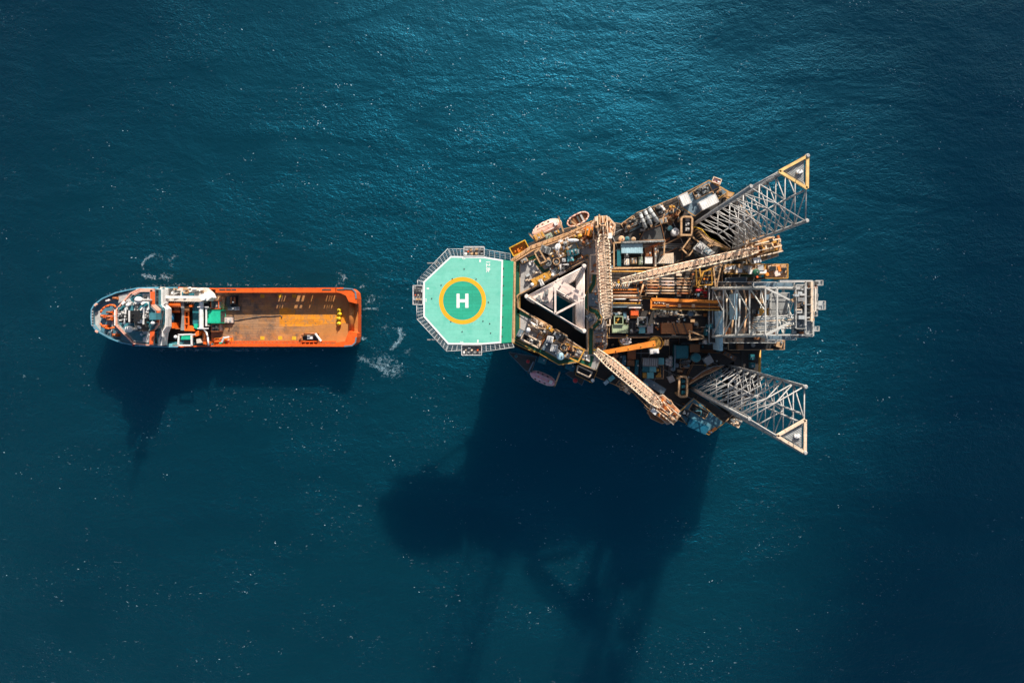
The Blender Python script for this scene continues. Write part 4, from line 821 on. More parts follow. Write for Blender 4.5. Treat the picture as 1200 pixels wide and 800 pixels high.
t = thing('walkway_screen', 'upright pale blue screen on the derrick frame, upper one', 'screen', (*P('b', 173, 475, 38).to_2d(), DECK)); q = PL('b', [(162, 395), (184, 395), (180, 558), (164, 558)], 38); MB().prism(q, 33, 37.9).build('panel', 'paleblue', t); MB().bar((*quad(q, .5, .5), DECK), (*quad(q, .5, .5), 33), .3, .3).build('post', 'grey', t)
rack('7', [(838, 30), (870, 25), (885, 110), (850, 180)], 30, 5, 'mustard', 'mustard frame under the long boom, nearer the middle rack'); rack('7', [(905, 60), (975, 35), (980, 170), (860, 180)], 30, 5, 'mustard', 'mustard frame under the long boom, nearer the drill floor'); rack('7', [(990, 20), (1060, 0), (1050, 30), (1010, 220)], 30.5, 5, 'tan', 'tan frame between the mustard frames and the drill floor')
skid(X('7', 920, 240, 110, 90, 0, 28), DECK + .02, 27.5, 'black', 'black pump skid with red pumps beside the trough end', ('black', 'dgrey', 'red', 'brown'), n=12)
vtank(P('7', 968, 526, 29), 24 / 7.275 * .2325, DECK + .02, 28.6, 'teal', 'teal round tank beside the lower pale blue screen'); vtank(P('7', 1000, 560, 28.6), 18 / 7.275 * .233, DECK + .02, 28.4, 'steel', 'steel round tank beside the lower pale blue screen'); unit(X('7', 940, 575, 36, 70, 0, 28), DECK + .02, 28, 'teal', 'teal upright cabinet between the hatch cover and the steel tank', 'teal')
vtank(P('7', 928, 660, 27.5), 18 / 7.275 * .234, DECK + .02, 27.3, 'ltgrey', 'pale drum below the teal cabinet', None, 'steel_drum', 'drum'); skid(X('7', 980, 655, 50, 50, 0, 27.5), DECK + .02, 27.4, 'teal', 'teal valve cluster below the steel tank', ('teal', 'ltteal', 'bluegrey'), n=7); rack('7', [(785, 565), (905, 610), (905, 630), (790, 640)], 28, 2.4, 'tan', 'low tan bar frame right of the hatch cover')
vtank(P('7', 800, 418, 28), 20 / 7.275 * .234, DECK + .02, 27.8, 'bluegrey', 'blue-grey round tank above the hatch cover')
skid(X('7', 240, 655, 85, 70, -25, 28), DECK + .02, 27.8, 'mustard', 'tangle of white hoses on a mustard skid above the orange jib', ('bright', 'white', 'ltgrey'), 'hose_skid', 'hose skid', 14, None, 'mustard')
pipe('7', (80, 612), (780, 612), 26.4, .2, 'dgrey', 'long black pipe across the deck below the crates', None, 'tan', 'deck_pipe'); pipe('7', (80, 625), (440, 620), 26.6, .12, 'tan', 'thin tan pipe across the deck above the orange jib', None, 'tan', 'deck_pipe')
pipe('7', (108, 60), (420, 60), 28.3, .22, 'mustard', 'mustard pipe under the long boom beside the tan enclosure', None, 'tan', 'deck_pipe'); pipe('7', (108, 40), (400, 28), 28.3, .18, 'tan', 'tan pipe under the long boom beside the tan enclosure', None, 'tan', 'deck_pipe')
LIFT[0] = 0.0
# ------------------------------------------------------------------ shaded lower side of the deck
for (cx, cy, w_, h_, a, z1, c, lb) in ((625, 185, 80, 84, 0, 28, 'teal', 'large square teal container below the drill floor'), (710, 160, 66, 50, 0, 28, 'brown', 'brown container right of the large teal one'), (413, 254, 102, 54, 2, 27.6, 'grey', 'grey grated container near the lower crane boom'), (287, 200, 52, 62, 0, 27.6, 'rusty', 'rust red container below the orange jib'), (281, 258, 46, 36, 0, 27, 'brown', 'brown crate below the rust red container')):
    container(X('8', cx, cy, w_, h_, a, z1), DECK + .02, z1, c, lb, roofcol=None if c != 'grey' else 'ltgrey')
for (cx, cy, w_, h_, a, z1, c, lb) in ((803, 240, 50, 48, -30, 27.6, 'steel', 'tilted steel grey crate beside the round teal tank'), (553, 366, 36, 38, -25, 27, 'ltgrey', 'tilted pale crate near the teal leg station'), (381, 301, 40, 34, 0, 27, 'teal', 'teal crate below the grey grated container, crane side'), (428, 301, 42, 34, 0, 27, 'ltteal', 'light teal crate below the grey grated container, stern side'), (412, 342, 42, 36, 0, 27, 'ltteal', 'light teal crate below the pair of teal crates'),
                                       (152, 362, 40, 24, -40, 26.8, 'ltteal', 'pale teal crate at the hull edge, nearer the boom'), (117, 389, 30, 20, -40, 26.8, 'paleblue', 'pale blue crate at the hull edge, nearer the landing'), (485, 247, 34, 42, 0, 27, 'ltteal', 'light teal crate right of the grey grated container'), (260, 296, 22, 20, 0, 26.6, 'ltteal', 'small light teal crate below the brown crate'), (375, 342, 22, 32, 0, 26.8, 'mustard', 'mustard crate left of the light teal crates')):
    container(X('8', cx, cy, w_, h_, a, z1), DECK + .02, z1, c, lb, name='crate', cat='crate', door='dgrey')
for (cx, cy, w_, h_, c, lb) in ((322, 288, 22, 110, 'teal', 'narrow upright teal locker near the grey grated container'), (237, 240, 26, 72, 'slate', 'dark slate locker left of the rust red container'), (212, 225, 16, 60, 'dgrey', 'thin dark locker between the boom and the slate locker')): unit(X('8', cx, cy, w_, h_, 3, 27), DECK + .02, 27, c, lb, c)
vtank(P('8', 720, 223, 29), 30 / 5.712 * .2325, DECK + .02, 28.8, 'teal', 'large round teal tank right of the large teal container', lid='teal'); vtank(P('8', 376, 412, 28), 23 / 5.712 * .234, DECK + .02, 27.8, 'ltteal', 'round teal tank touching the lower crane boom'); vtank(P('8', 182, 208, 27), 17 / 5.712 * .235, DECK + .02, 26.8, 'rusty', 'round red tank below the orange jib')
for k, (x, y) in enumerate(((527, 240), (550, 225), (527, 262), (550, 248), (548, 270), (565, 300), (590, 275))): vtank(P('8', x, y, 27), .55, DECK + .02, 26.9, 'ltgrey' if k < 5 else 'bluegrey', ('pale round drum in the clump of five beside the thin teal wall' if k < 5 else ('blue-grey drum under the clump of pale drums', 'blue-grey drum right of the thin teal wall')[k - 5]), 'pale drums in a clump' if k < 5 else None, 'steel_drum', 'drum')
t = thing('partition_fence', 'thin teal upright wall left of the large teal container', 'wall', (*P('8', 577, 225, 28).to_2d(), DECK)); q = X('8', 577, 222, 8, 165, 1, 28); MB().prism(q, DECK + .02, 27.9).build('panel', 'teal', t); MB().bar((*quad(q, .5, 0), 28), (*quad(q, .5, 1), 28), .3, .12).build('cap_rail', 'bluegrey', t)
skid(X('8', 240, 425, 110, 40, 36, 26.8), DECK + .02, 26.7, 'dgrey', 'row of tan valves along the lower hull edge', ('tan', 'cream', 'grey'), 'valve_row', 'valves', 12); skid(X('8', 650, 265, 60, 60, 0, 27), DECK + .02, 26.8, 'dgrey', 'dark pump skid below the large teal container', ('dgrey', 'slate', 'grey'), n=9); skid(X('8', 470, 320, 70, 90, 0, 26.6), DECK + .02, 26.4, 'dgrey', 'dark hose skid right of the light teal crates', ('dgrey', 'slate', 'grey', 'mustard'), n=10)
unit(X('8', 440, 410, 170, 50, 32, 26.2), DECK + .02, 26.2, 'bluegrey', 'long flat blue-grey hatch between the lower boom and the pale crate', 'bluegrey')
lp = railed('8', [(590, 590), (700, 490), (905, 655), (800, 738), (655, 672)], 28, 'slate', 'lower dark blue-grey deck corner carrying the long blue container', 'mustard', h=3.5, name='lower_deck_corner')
container(X('x', 680, 597, 240, 92, 25, 30.4), 28.02, 30.4, 'blue', 'long blue container in the shade at the lower hull edge', door='blue'); unit(X('x', 850, 640, 110, 24, -33, 28.6), 28.02, 28.6, 'rusty', 'rusty red beam at the outer corner beside the blue container', 'rusty'); skid(X('x', 700, 420, 220, 90, 30, 29.4), 28.02, 29.4, 'black', 'black machinery skid behind the long blue container', ('black', 'slate', 'dgrey', 'teal'), 'generator_set', 'generator', 14)  # the container's shade is partly put into its dark blue
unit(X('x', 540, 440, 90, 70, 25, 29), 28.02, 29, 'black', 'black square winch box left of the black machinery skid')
skid(X('c', 475, 540, 90, 60, 25, 26), 23.5, 26, 'tan', 'tan ladder platform hanging off the hull below the lower stern leg', ('tan', 'grey', 'cream'), 'ladder_platform', 'platform', 9, None, 'cream')
pipe('c', (632, 50), (628, 215), 27.4, .3, 'mustard', 'mustard pipe along the stern edge between the derrick and the lower leg', None, 'tan', 'deck_pipe'); pipe('c', (622, 215), (628, 350), 25.5, .2, 'tan', 'tan pipe at the stern edge under the lower leg', None, 'tan', 'deck_pipe')
for x, y, w_, h_ in ((585, 105, 34, 40), (585, 160, 34, 36)): unit(X('c', x, y, w_, h_, 0, 27), DECK + .02, 27, 'teal', 'teal box at the stern edge beside the mustard pipe, %s the derrick' % ('nearer' if y < 130 else 'farther from'), 'teal')
unit(X('c', 430, 95, 100, 30, 30, 27), DECK + .02, 27, 'brown', 'dark brown beam box between the drill floor and the lower stern leg', 'dgrey')
# small lines and cabinets fixed to the pipe deck (parts of the drill floor)
def pipe_deck_clutter(sb):
    made = 0
    while made < 170:
        x, y = R.uniform(717, 842), R.uniform(320, 393); p = W(x, y, 33); k = R.random()
        if k < .45 and made < 98:
            hz = R.random() < .65; ln = R.uniform(2, 7); q = p + (Vector((ln, 0, 0)) if hz else Vector((0, ln * .5, 0)))
            if q.x > 43 or q.y > 11: continue
            z = 33 + R.uniform(.2, .9); MB().tube((p.x, p.y, z), (q.x, q.y, z), R.choice((.07, .1, .14, .18)), 6).build('pipe_run', R.choice(('tan', 'rusty', 'peach', 'brown', 'mustard', 'grey', 'cream', 'brown')), sb)
        elif k < .75: MB().box((p.x, p.y, 33.01), (R.uniform(.3, 1.3), R.uniform(.3, .9), R.uniform(.3, 1.1))).build('control_cabinet', R.choice(('tan', 'rusty', 'brown', 'grey', 'dgrey', 'cream', 'orange', 'bluegrey')), sb)
        else: MB().cyl(p, R.uniform(.15, .4), 33.01, 33 + R.uniform(.5, 1.3), 10).build('valve_stack', R.choice(('tan', 'rusty', 'brown', 'steel', 'mustard', 'teal')), sb)
        made += 1
# ------------------------------------------------------------------ cranes
def crane(cpx, tpx, zb, zt, w0, w1, col, col2, label, pz0=DECK, box_boom=False, house=True, scale=1.0):
    b = W(*cpx, zb); e = W(*tpx, zt); d = Vector((e.x - b.x, e.y - b.y)); ln = d.length; d.normalize(); n = Vector((-d.y, d.x)); ang = math.atan2(d.y, d.x); S = scale
    t = thing('pedestal_crane', label, 'crane', (b.x, b.y, pz0)); pt = lambda u, v, z=None: (b.x + d.x * u + n.x * v, b.y + d.y * u + n.y * v) if z is None else (b.x + d.x * u + n.x * v, b.y + d.y * u + n.y * v, z)
    MB().cyl(b, 1.5 * S, pz0, zb - 3.2 * S, 24).build('pedestal', col, t); MB().cyl(b, 2.0 * S, zb - 3.2 * S, zb - 2.6 * S, 28).build('slew_ring', col2, t)
    if house:
        pf = MB().prism([pt(-4.6 * S, -2.6 * S), pt(2.2 * S, -3.1 * S), pt(3.2 * S, -1.5 * S), pt(3.2 * S, 1.5 * S), pt(2.2 * S, 3.1 * S), pt(-4.6 * S, 2.6 * S)], zb - 2.6 * S, zb - 2.3 * S).build('slew_platform', col, t)
        MB().rail([pt(-4.5 * S, -2.5 * S), pt(2.1 * S, -3.0 * S), pt(3.1 * S, -1.5 * S), pt(3.1 * S, 1.5 * S), pt(2.1 * S, 3.0 * S), pt(-4.5 * S, 2.5 * S)], zb - 2.3 * S, 1.1, 1.3, .08, True).build('railing', 'cream', pf)
        mh = MB().prism([pt(-4.2 * S, -1.9 * S), pt(-.6 * S, -1.9 * S), pt(-.6 * S, 1.0 * S), pt(-4.2 * S, 1.0 * S)], zb - 2.3 * S, zb + .1).build('machinery_house', col2, t)
        for k in range(4): MB().prism([pt(-4.0 * S + k * .85 * S, -1.6 * S), pt(-3.5 * S + k * .85 * S, -1.6 * S), pt(-3.5 * S + k * .85 * S, .6 * S), pt(-4.0 * S + k * .85 * S, .6 * S)], zb + .1, zb + .3).build('roof_vent', R.choice(('rusty', col, 'grey')), mh)
        cb = MB().prism([pt(.4 * S, 1.7 * S), pt(2.2 * S, 1.7 * S), pt(2.2 * S, 3.0 * S), pt(.4 * S, 3.0 * S)], zb - 2.3 * S, zb + .1).build('operator_cab', 'bright', t); MB().prism([pt(2.2 * S, 1.8 * S), pt(2.25 * S, 1.8 * S), pt(2.25 * S, 2.9 * S), pt(2.2 * S, 2.9 * S)], zb - 1.6 * S, zb - .2).build('cab_window', mat('window_glass', (.02, .03, .04)), cb)
        MB().prism([pt(-5.4 * S, -1.7 * S), pt(-4.25 * S, -1.7 * S), pt(-4.25 * S, 1.7 * S), pt(-5.4 * S, 1.7 * S)], zb - 2.2 * S, zb - .3).build('counterweight', 'tan' if col != 'yellow' else col2, t)
        mb = MB(); top = zb + 5.5 * S
        for v in (-1.3 * S, 1.3 * S): mb.tube(pt(.9 * S, v, zb - 2.3 * S), pt(-1.4 * S, v * .5, top), .17, 8); mb.tube(pt(-3.8 * S, v, zb - 2.3 * S), pt(-1.4 * S, v * .5, top), .14, 8)
        mb.tube(pt(-1.4 * S, -.65 * S, top), pt(-1.4 * S, .65 * S, top), .2, 8); mb.build('gantry_frame', col, t)
        for v in (-.3, .3): MB().tube(pt(-1.4 * S, v, top), pt(ln * .93, v, zt + .4), .045, 4).build('luffing_wire', 'dgrey', t)
        for k in range(3): q0 = pt(-.2 * S - k * 1.0, (-2.5, 1.6, 2.1)[k] * S); MB().box((q0[0], q0[1], zb - 2.3 * S), (.9, .6, R.uniform(.6, 1.4)), ang).build('hydraulic_unit', R.choice((col2, 'grey', 'cream')), t)
        for k in range(22):
            u, v = R.uniform(-5.2, 2.6) * S, R.uniform(-2.7, 2.7) * S; q0 = pt(u, v); zz = zb - 2.3 * S if (u > -.4 * S or v > 1.1 * S or v < -2 * S) else zb + .12
            MB().box((q0[0], q0[1], zz), (R.uniform(.3, 1.3), R.uniform(.25, .8), R.uniform(.3, 1.6)), ang + R.choice((0, 0, PI / 2))).build('crane_fitting', R.choice((col, col2, 'cream', 'cream', 'dgrey', 'black', 'rusty', 'peach')), t)
        for v in (-1.5, 0.2, 1.6): MB().bar(pt(-5 * S, v * S, zb + 1.2), pt(1.5 * S, v * S, zb + 1.2), .28, .28).build('deck_beam', 'cream', t); MB().bar(pt(-5 * S, v * S, zb - 2.3 * S), pt(-5 * S, v * S, zb + 1.1), .2, .2).build('beam_post', 'cream', t)
        MB().tube(pt(.3 * S, -1.0 * S, zb - 1.2), pt(.3 * S, 1.0 * S, zb - 1.2), .55 * S, 14).build('winch_drum', 'rusty', t)
    if box_boom:
        pts = [pt(.3, -w0 / 2), pt(ln, -w1 / 2), pt(ln, w1 / 2), pt(.3, w0 / 2)]; MB().prism(pts, zb - .2, zb + .7).build('boom', col, t); mb = MB()
        for k in range(5): u = .8 + (ln - 1.4) * k / 4; mb.tube(pt(u, -.1, zb + .7), pt(u, .1, zb + .95), .14, 6)
        mb.build('boom_fitting', col2, t)
    else:
        secs = 26 if ln > 18 else 20; f0, f1 = .10, .80
        def half(f): return w1 / 2 + (w0 / 2 - w1 / 2) * (min(1, f / f0) if f < f0 else 1 if f < f1 else 1 - (f - f1) / (1 - f1) * .75) if True else 0
        def hh(f): return half(f) * .9
        P4 = []
        for k in range(secs + 1):
            f = k / secs; u = .8 * S + (ln - .8 * S) * f; z = zb + (zt - zb) * f; P4.append([pt(u, s1 * half(f), z + s2 * hh(f)) for s1, s2 in ((-1, -1), (1, -1), (1, 1), (-1, 1))])
        for j in range(4): MB().path([p[j] for p in P4], .2, 6).build('boom_chord', 'cream' if j > 1 else col, t)
        lc = MB()
        for k in range(secs):
            for j in range(4):
                a, c2 = (j, (j + 1) % 4) if k % 2 else ((j + 1) % 4, j); lc.tube(P4[k][a], P4[k + 1][c2], .085, 5)
            lc.tube(P4[k][2], P4[k][3], .085, 5); lc.tube(P4[k][0], P4[k][1], .085, 5)
        lc.build('boom_lacing', 'cream', t)
        ws = [pt(.8 * S + (ln - .8 * S) * f, -half(f) * .55) for f in (.03, .1, .8)]; MB().strip(ws, w0 * .82, zb - half(.5) * .88, zb - half(.5) * .8).build('boom_walkway', 'boomwalk', t)
        MB().bar(pt(ln * .8, 0, zt), pt(ln, 0, zt), w1 * .9, .5).build('boom_head', 'cream', t); hs = MB()
        for v in (-.3, .3): hs.tube(pt(ln, v - .08, zt), pt(ln, v + .08, zt), .5, 14)
        hs.tube(pt(ln, -.5, zt), pt(ln, .5, zt), .12, 8); hs.build('head_sheave', 'dgrey', t)
    hb = MB(); hb.tube(pt(ln, 0, zt), pt(ln, 0, zt - 3), .06, 4); hb.box((*pt(ln, 0), zt - 4), (.7, .5, 1.0), ang); hb.build('hook_block', 'yellow', t)
    return t, pt
t, pt = crane((706, 272), (711.5, 374), 41, 39.5, 2.9, 1.5, 'peach', 'tan', 'peach pedestal crane with its boom straight down along the quarters roof', DECK, scale=.78)
t, pt = crane((891, 292.5), (727, 330), 45, 44.5, 1.9, 1.1, 'tan', 'mustard', 'tan pedestal crane by the upper stern leg with the longest boom', DECK, scale=1.0)
t, pt = crane((777, 478), (698, 411), 39, 38.5, 2.5, 1.2, 'peach', 'orange', 'peach pedestal crane at the lower hull edge with a slanting boom', DECK, scale=.9)
crane((769, 402), (704, 413.5), 37, 37, 1.5, 1.0, 'orange', 'mustard', 'small orange jib crane with a solid box boom in the middle of the deck', DECK, box_boom=True, house=False, scale=.8)
LIFT[0] = 5.5
q = PL('7', [(580, 640), (612, 640), (612, 690), (570, 690)], 30); t = thing('jib_crane_platform', 'tan ring platform with a white cab around the orange jib crane', 'platform', base_of(q, DECK)); c0 = W(769, 402, 29)
MB().ring(c0, 1.1, 1.9, 28.0, 28.2, 28).build('ring_floor', 'tan', t); MB().ring(c0, 1.82, 1.95, 28.2, 29.2, 28).build('ring_guard', 'mustard', t); MB().prism(q, 28, 29.4).build('winch_frame', 'tan', t); p = P('7', 490, 737, 30); mb = MB().box((p.x, p.y, 27.2), (2.4, 1.4, 2.2), .1); mb.box((p.x + .3, p.y, 29.4), (.9, .7, .3)); mb.build('cab', 'bright', t); MB().bar((p.x, p.y, DECK), (p.x, p.y, 27.2), .5, .5).build('post', 'grey', t)
for k in range(5): a = k * 1.25; MB().bar((c0.x + 1.5 * math.cos(a), c0.y + 1.5 * math.sin(a), DECK), (c0.x + 1.5 * math.cos(a), c0.y + 1.5 * math.sin(a), 28), .2, .2).build('post', 'tan', t)
LIFT[0] = 0.0
# crane foot platforms
railed('4', [(755, 205), (812, 162), (888, 162), (945, 225), (935, 290), (875, 330), (790, 320), (740, 270)], 36.5, 'peach', 'eight-sided tan platform round the foot of the tall peach crane', 'cream', h=9, name='crane_platform')
skid(PL('4', [(760, 210), (930, 205), (935, 300), (770, 290)], 38.2), 36.52, 38.2, 'peach', 'cream and peach winches crowding the tall crane foot platform', ('cream', 'peach', 'tan', 'rusty', 'bright', 'orange'), 'crane_winches', 'winch', 26, None, 'cream')
railed('p', [(870, 283), (895, 275), (907, 284), (905, 297), (890, 304), (868, 300)], 35.5, 'brown', 'brown platform round the foot of the longest crane', 'mustard', h=9, name='crane_platform'); skid(RC('p', 888, 291, 26, 16, -14, 37.6), 35.52, 37.6, 'tan', 'mustard winches crowded beside the foot of the longest crane', ('mustard', 'orange', 'tan', 'rusty', 'cream'), 'crane_winches', 'winch', 16, None, 'mustard'); basket(RC('p', 910, 285, 9, 9, 0, 37.5), 36, 37.5, 'cream', 'grey', 'cream box frame at the very end of the longest crane', load='ltgrey')
railed('p', [(758, 482), (772, 463), (786, 468), (793, 480), (788, 492), (775, 496), (762, 490)], 34.5, 'brown', 'brown platform round the foot of the lower peach crane', 'peach', h=8.5, name='crane_platform'); skid(RC('p', 780, 482, 20, 17, 30, 36.6), 34.52, 36.6, 'tan', 'orange and cream winches beside the foot of the lower crane', ('orange', 'peach', 'cream', 'rusty', 'mustard'), 'crane_winches', 'winch', 15, None, 'cream'); basket(RC('p', 784, 490, 13, 7, -43, 37), 35, 37, 'cream', 'tan', 'cream open frame at the outer edge of the lower crane', load='tan')
# ------------------------------------------------------------------ drill floor and derrick
dc = Vector((47.7, 0.9)); sb = thing('drilling_floor', 'dark drill floor and cantilever under the tall grey derrick', 'drill floor', (dc.x, dc.y, DECK))
q = [Vector(p) for p in ((dc.x - 7.6, dc.y + 9), (dc.x + 10.2, dc.y + 9), (dc.x + 10.2, dc.y - 9), (dc.x - 7.6, dc.y - 9))]
MB().prism(sub(q, .0, .05, 1, .95), DRILL - .4, DRILL).build('floor_plate', 'deckdark', sb)
for v in (.14, .86): a, b = quad(q, .12, v), quad(q, 1.05, v); MB().bar((*a, DECK + 2), (*b, DECK + 2), 1.3, 3.9).build('cantilever_beam', 'grey', sb)
for u in (.06, .5, .94):
    for v in (.1, .9): p = quad(q, u, v); MB().bar((*p, DECK + 4), (*p, DRILL - .4), .8, .8).build('substructure_post', 'grey', sb)
pd = PL('p', [(713, 317), (846, 317), (846, 396), (713, 396)], 33); MB().prism(pd, 32.5, 33).build('pipe_deck', deck_m, sb)
for k in (0, 1): a, b = (pd[0], pd[1]) if k == 0 else (pd[3], pd[2]); e = Vector((0, -.5 if k == 0 else .5)); MB().bar((*(a + e), 28.6), (*(b + e), 28.6), .5, 7.1).build('pipe_deck_girder', 'grey', sb)
pipe_deck_clutter(sb)
MB().rail(inset(pd, .15), 33, 1.1, 1.8, .07, True).build('pipe_deck_railing', 'tan', sb)
MB().rail(sub(q, .01, .06, .99, .94), DRILL, 1.1, 1.6, .08, True).build('railing', 'steel', sb)
for k in range(4): p = quad(q, .18 + .04 * k, .05); MB().path([(p.x + k * .9, dc.y + 7, DRILL + 4), (p.x + k * .9 + .7, dc.y + 3.5, DRILL + 4.6), (p.x + k * .9 + .8, dc.y - 1, DRILL + 4.4), (p.x + k * .9 + .2, dc.y - 6.5, DRILL + 4)], .24, 6).build('mud_hose', ('cream', 'tan', 'ltgrey', 'peach')[k], sb)
for k in range(16): p = quad(q, R.uniform(.1, .95), R.uniform(.12, .88)); MB().box((p.x, p.y, DRILL), (R.uniform(.8, 2.2), R.uniform(.6, 1.8), R.uniform(.6, 2.2))).build('floor_machine', R.choice(('dgrey', 'grey', 'rusty', 'brown', 'bluegrey', 'tan')), sb)
MB().cyl(dc, 1.1, DRILL, DRILL + .4, 24).build('rotary_table', 'rusty', sb)
dk = thing('drilling_derrick', 'tall grey lattice derrick with crowded crown platforms over the stern', 'derrick', (dc.x, dc.y, DRILL)); ZT = 76.0
def dq(z): h = 6.3 - 1.5 * (z - DRILL) / (ZT - DRILL); return [Vector((dc.x - h, dc.y + h)), Vector((dc.x + h, dc.y + h)), Vector((dc.x + h, dc.y - h)), Vector((dc.x - h, dc.y - h))]
for i in range(4): a, b = dq(DRILL)[i], dq(ZT)[i]; MB().bar((*a, DRILL), (*b, ZT), .55, .55).build('derrick_post', 'derrick', dk)
zs = [DRILL + (ZT - DRILL) * k / 4 for k in range(5)]
for i in range(4):
    mb = MB()
    for k in range(5):
        a, b = dq(zs[k])[i], dq(zs[k])[(i + 1) % 4]; mb.bar((*a, zs[k]), (*b, zs[k]), .28, .3)
        if k < 4:
            c_, d_ = dq(zs[k + 1])[i], dq(zs[k + 1])[(i + 1) % 4]; m_ = (a + b) / 2
            if i == 3: mb.bar((*a, zs[k]), (*((c_ + d_) / 2), zs[k + 1]), .24, .24); mb.bar((*b, zs[k]), (*((c_ + d_) / 2), zs[k + 1]), .24, .24)
            else: mb.bar((*a, zs[k]), (*d_, zs[k + 1]), .18, .18); mb.bar((*b, zs[k]), (*c_, zs[k + 1]), .18, .18)
    mb.build('face_bracing', 'derrick', dk)
T = dq(ZT)
MB().bar((*T[0], ZT), (*lerp2(T[1], T[2], .5), ZT), .35, .35).build('top_beam', 'derrick', dk); MB().bar((*T[3], ZT), (*lerp2(T[1], T[2], .5), ZT), .5, .4).build('top_beam', 'derrick', dk)
MB().bar((*lerp2(T[0], T[1], .25), ZT), (*lerp2(T[3], T[2], .25), ZT), .3, .3).build('top_beam', 'derrick', dk)
def dplat(name, u0, v0, u1, v1, z, col, rail=True, th=.25):
    qq = sub([T[0], T[1], T[2], T[3]], u0, v0, u1, v1); o = MB().prism(qq, z - th, z).build(name, col, dk)
    if rail: MB().rail(qq, z, 1.1, 1.5, .07, True).build('railing', 'derrick', o)
    return o
o = dplat('crown_platform', .60, -.06, .80, .86, ZT + .4, 'grey'); o2 = dplat('crown_platform', .84, -.13, 1.0, .98, ZT - .4, 'steel'); o3 = dplat('crown_platform', 1.02, -.02, 1.12, .60, ZT - 1.5, 'tan'); o4 = dplat('crown_platform', .70, .80, 1.02, 1.06, ZT - 4, 'bluegrey')
for k in range(7): MB().prism(sub(T, .62 + .02 * (k % 2), -.04 + k * .125, .70 + .03 * (k % 3), .04 + k * .125), ZT + .4, ZT + .9 + .5 * (k % 3)).build('crown_block_casing', ('ltgrey', 'steel', 'grey', 'cream')[k % 4], o)
MB().prism(sub(T, .775, -.02, .815, .8), ZT + .4, ZT + 1.6).build('crown_beam', 'ltgrey', o); MB().prism(sub(T, .93, -.12, .975, .72), ZT - .4, ZT + .9).build('crown_beam', 'cream', o2); MB().prism(sub(T, 1.06, .0, 1.09, .5), ZT - 1.5, ZT - .2).build('crown_beam', 'cream2', o3)
MB().prism(sub(T, .3, -.16, 1.0, -.115), ZT - .6, ZT + .2).build('crown_beam', 'ltgrey', o2)
for k in range(5): p = quad(T, .87, .02 + .17 * k); MB().tube((p.x, p.y - .1, ZT + .6), (p.x, p.y + .1, ZT + .6), .75, 16).build('crown_sheave', ('grey', 'dgrey')[k % 2], o2)
for k in range(46):
    u, v = R.uniform(.56, 1.12), R.uniform(-.12, 1.08); oo = o if u < .82 else o2 if u < 1.0 else o3; zz = ZT + .4 if u < .82 else ZT - .4 if u < 1.0 else ZT - 1.5
    if v > .84: oo = o4; zz = ZT - 4; u = .72 + (u - .56) * .5
    p = quad(T, u, v); MB().box((p.x, p.y, zz), (R.uniform(.2, 1.1), R.uniform(.2, .7), R.uniform(.3, 1.3)), R.choice((0, 0, .5))).build('crown_fitting', R.choice(('grey', 'ltgrey', 'tan', 'steel', 'dgrey', 'black', 'cream', 'rusty')), oo)
for k in range(10):
    a_, b_ = quad(T, R.uniform(.55, .8), R.uniform(.55, 1.1)), quad(T, R.uniform(.85, 1.12), R.uniform(.6, 1.05)); MB().tube((*a_, ZT - R.uniform(2, 9)), (*b_, ZT - R.uniform(2, 9)), .1, 6).build('tension_rod', R.choice(('steel', 'ltgrey', 'derrick')), dk)
dplat('walkway_outrigger', 1.12, .28, 1.27, .46, ZT - 1, 'steel'); dplat('walkway_outrigger', 1.1, -.16, 1.26, -.06, ZT - 2, 'steel'); dplat('walkway_outrigger', 1.08, .82, 1.22, .92, ZT - 3, 'steel')
dplat('side_walkway', -.1, -.14, .8, -.04, ZT - 6, 'bluegrey'); dplat('side_walkway', .3, 1.02, .95, 1.13, ZT - 9, 'bluegrey'); dplat('side_walkway', .55, 1.06, .9, 1.2, ZT - 17, 'steel')
dplat('monkey_board', .55, .06, .98, .62, ZT - 14, 'grey'); dplat('belly_board', .5, .6, 1.0, .97, ZT - 22, 'steel')
for k in range(7): p = quad(T, .55 + .02 * k, .64 + .05 * k); MB().tube((p.x - 4, p.y, ZT - 12 - k), (p.x + 4.2, p.y + .6, ZT - 9 - k), .13, 6).build('stand_pipe', ('ltgrey', 'steel', 'cream')[k % 3], dk)
MB().box((dc.x, dc.y, 58), (1.4, 1.6, 2.5)).build('travelling_block', 'mustard', dk); mb = MB()
for dx_, dy_ in ((-.4, -.4), (.4, -.4), (.4, .4), (-.4, .4)): mb.tube((dc.x + dx_, dc.y + dy_, 60), (dc.x + dx_, dc.y + dy_, ZT), .05, 4)
mb.build('drilling_line', 'dgrey', dk)
# annexes on either side of the drill floor
AZ_ = 34.0
def annex(c, pts, z, col, label, frame, n, cols, rails='mustard', base=DECK):
    q = PL(c, pts, z); t = thing('drill_floor_annex', label, 'module', base_of(q, base)); MB().prism(q, z - .4, z).build('deck_plate', col, t)
    for p in q: p2 = Vector(p).lerp(Vector(centre(q)), .1); MB().bar((*p2, base), (*p2, z - .4), .5, .5).build('post', 'grey', t)
    MB().rail(q, z, 1.1, 1.4, .09, True).build('railing', rails, t)
    for k in range(n):
        u, v = (k + .5) / n + R.uniform(-.03, .03), R.uniform(.2, .8); p = quad(q, u, v); mb = MB()
        if k % 3 == 0: mb.cyl(p, R.uniform(.4, .8), z, z + R.uniform(.6, 1.6), 14)
        else: mb.box((p.x, p.y, z), (R.uniform(.7, 1.8), R.uniform(.6, 1.6), R.uniform(.5, 1.8)), R.choice((0, 0, .3)))
        mb.build('module_unit', cols[k % len(cols)], t)
    return t
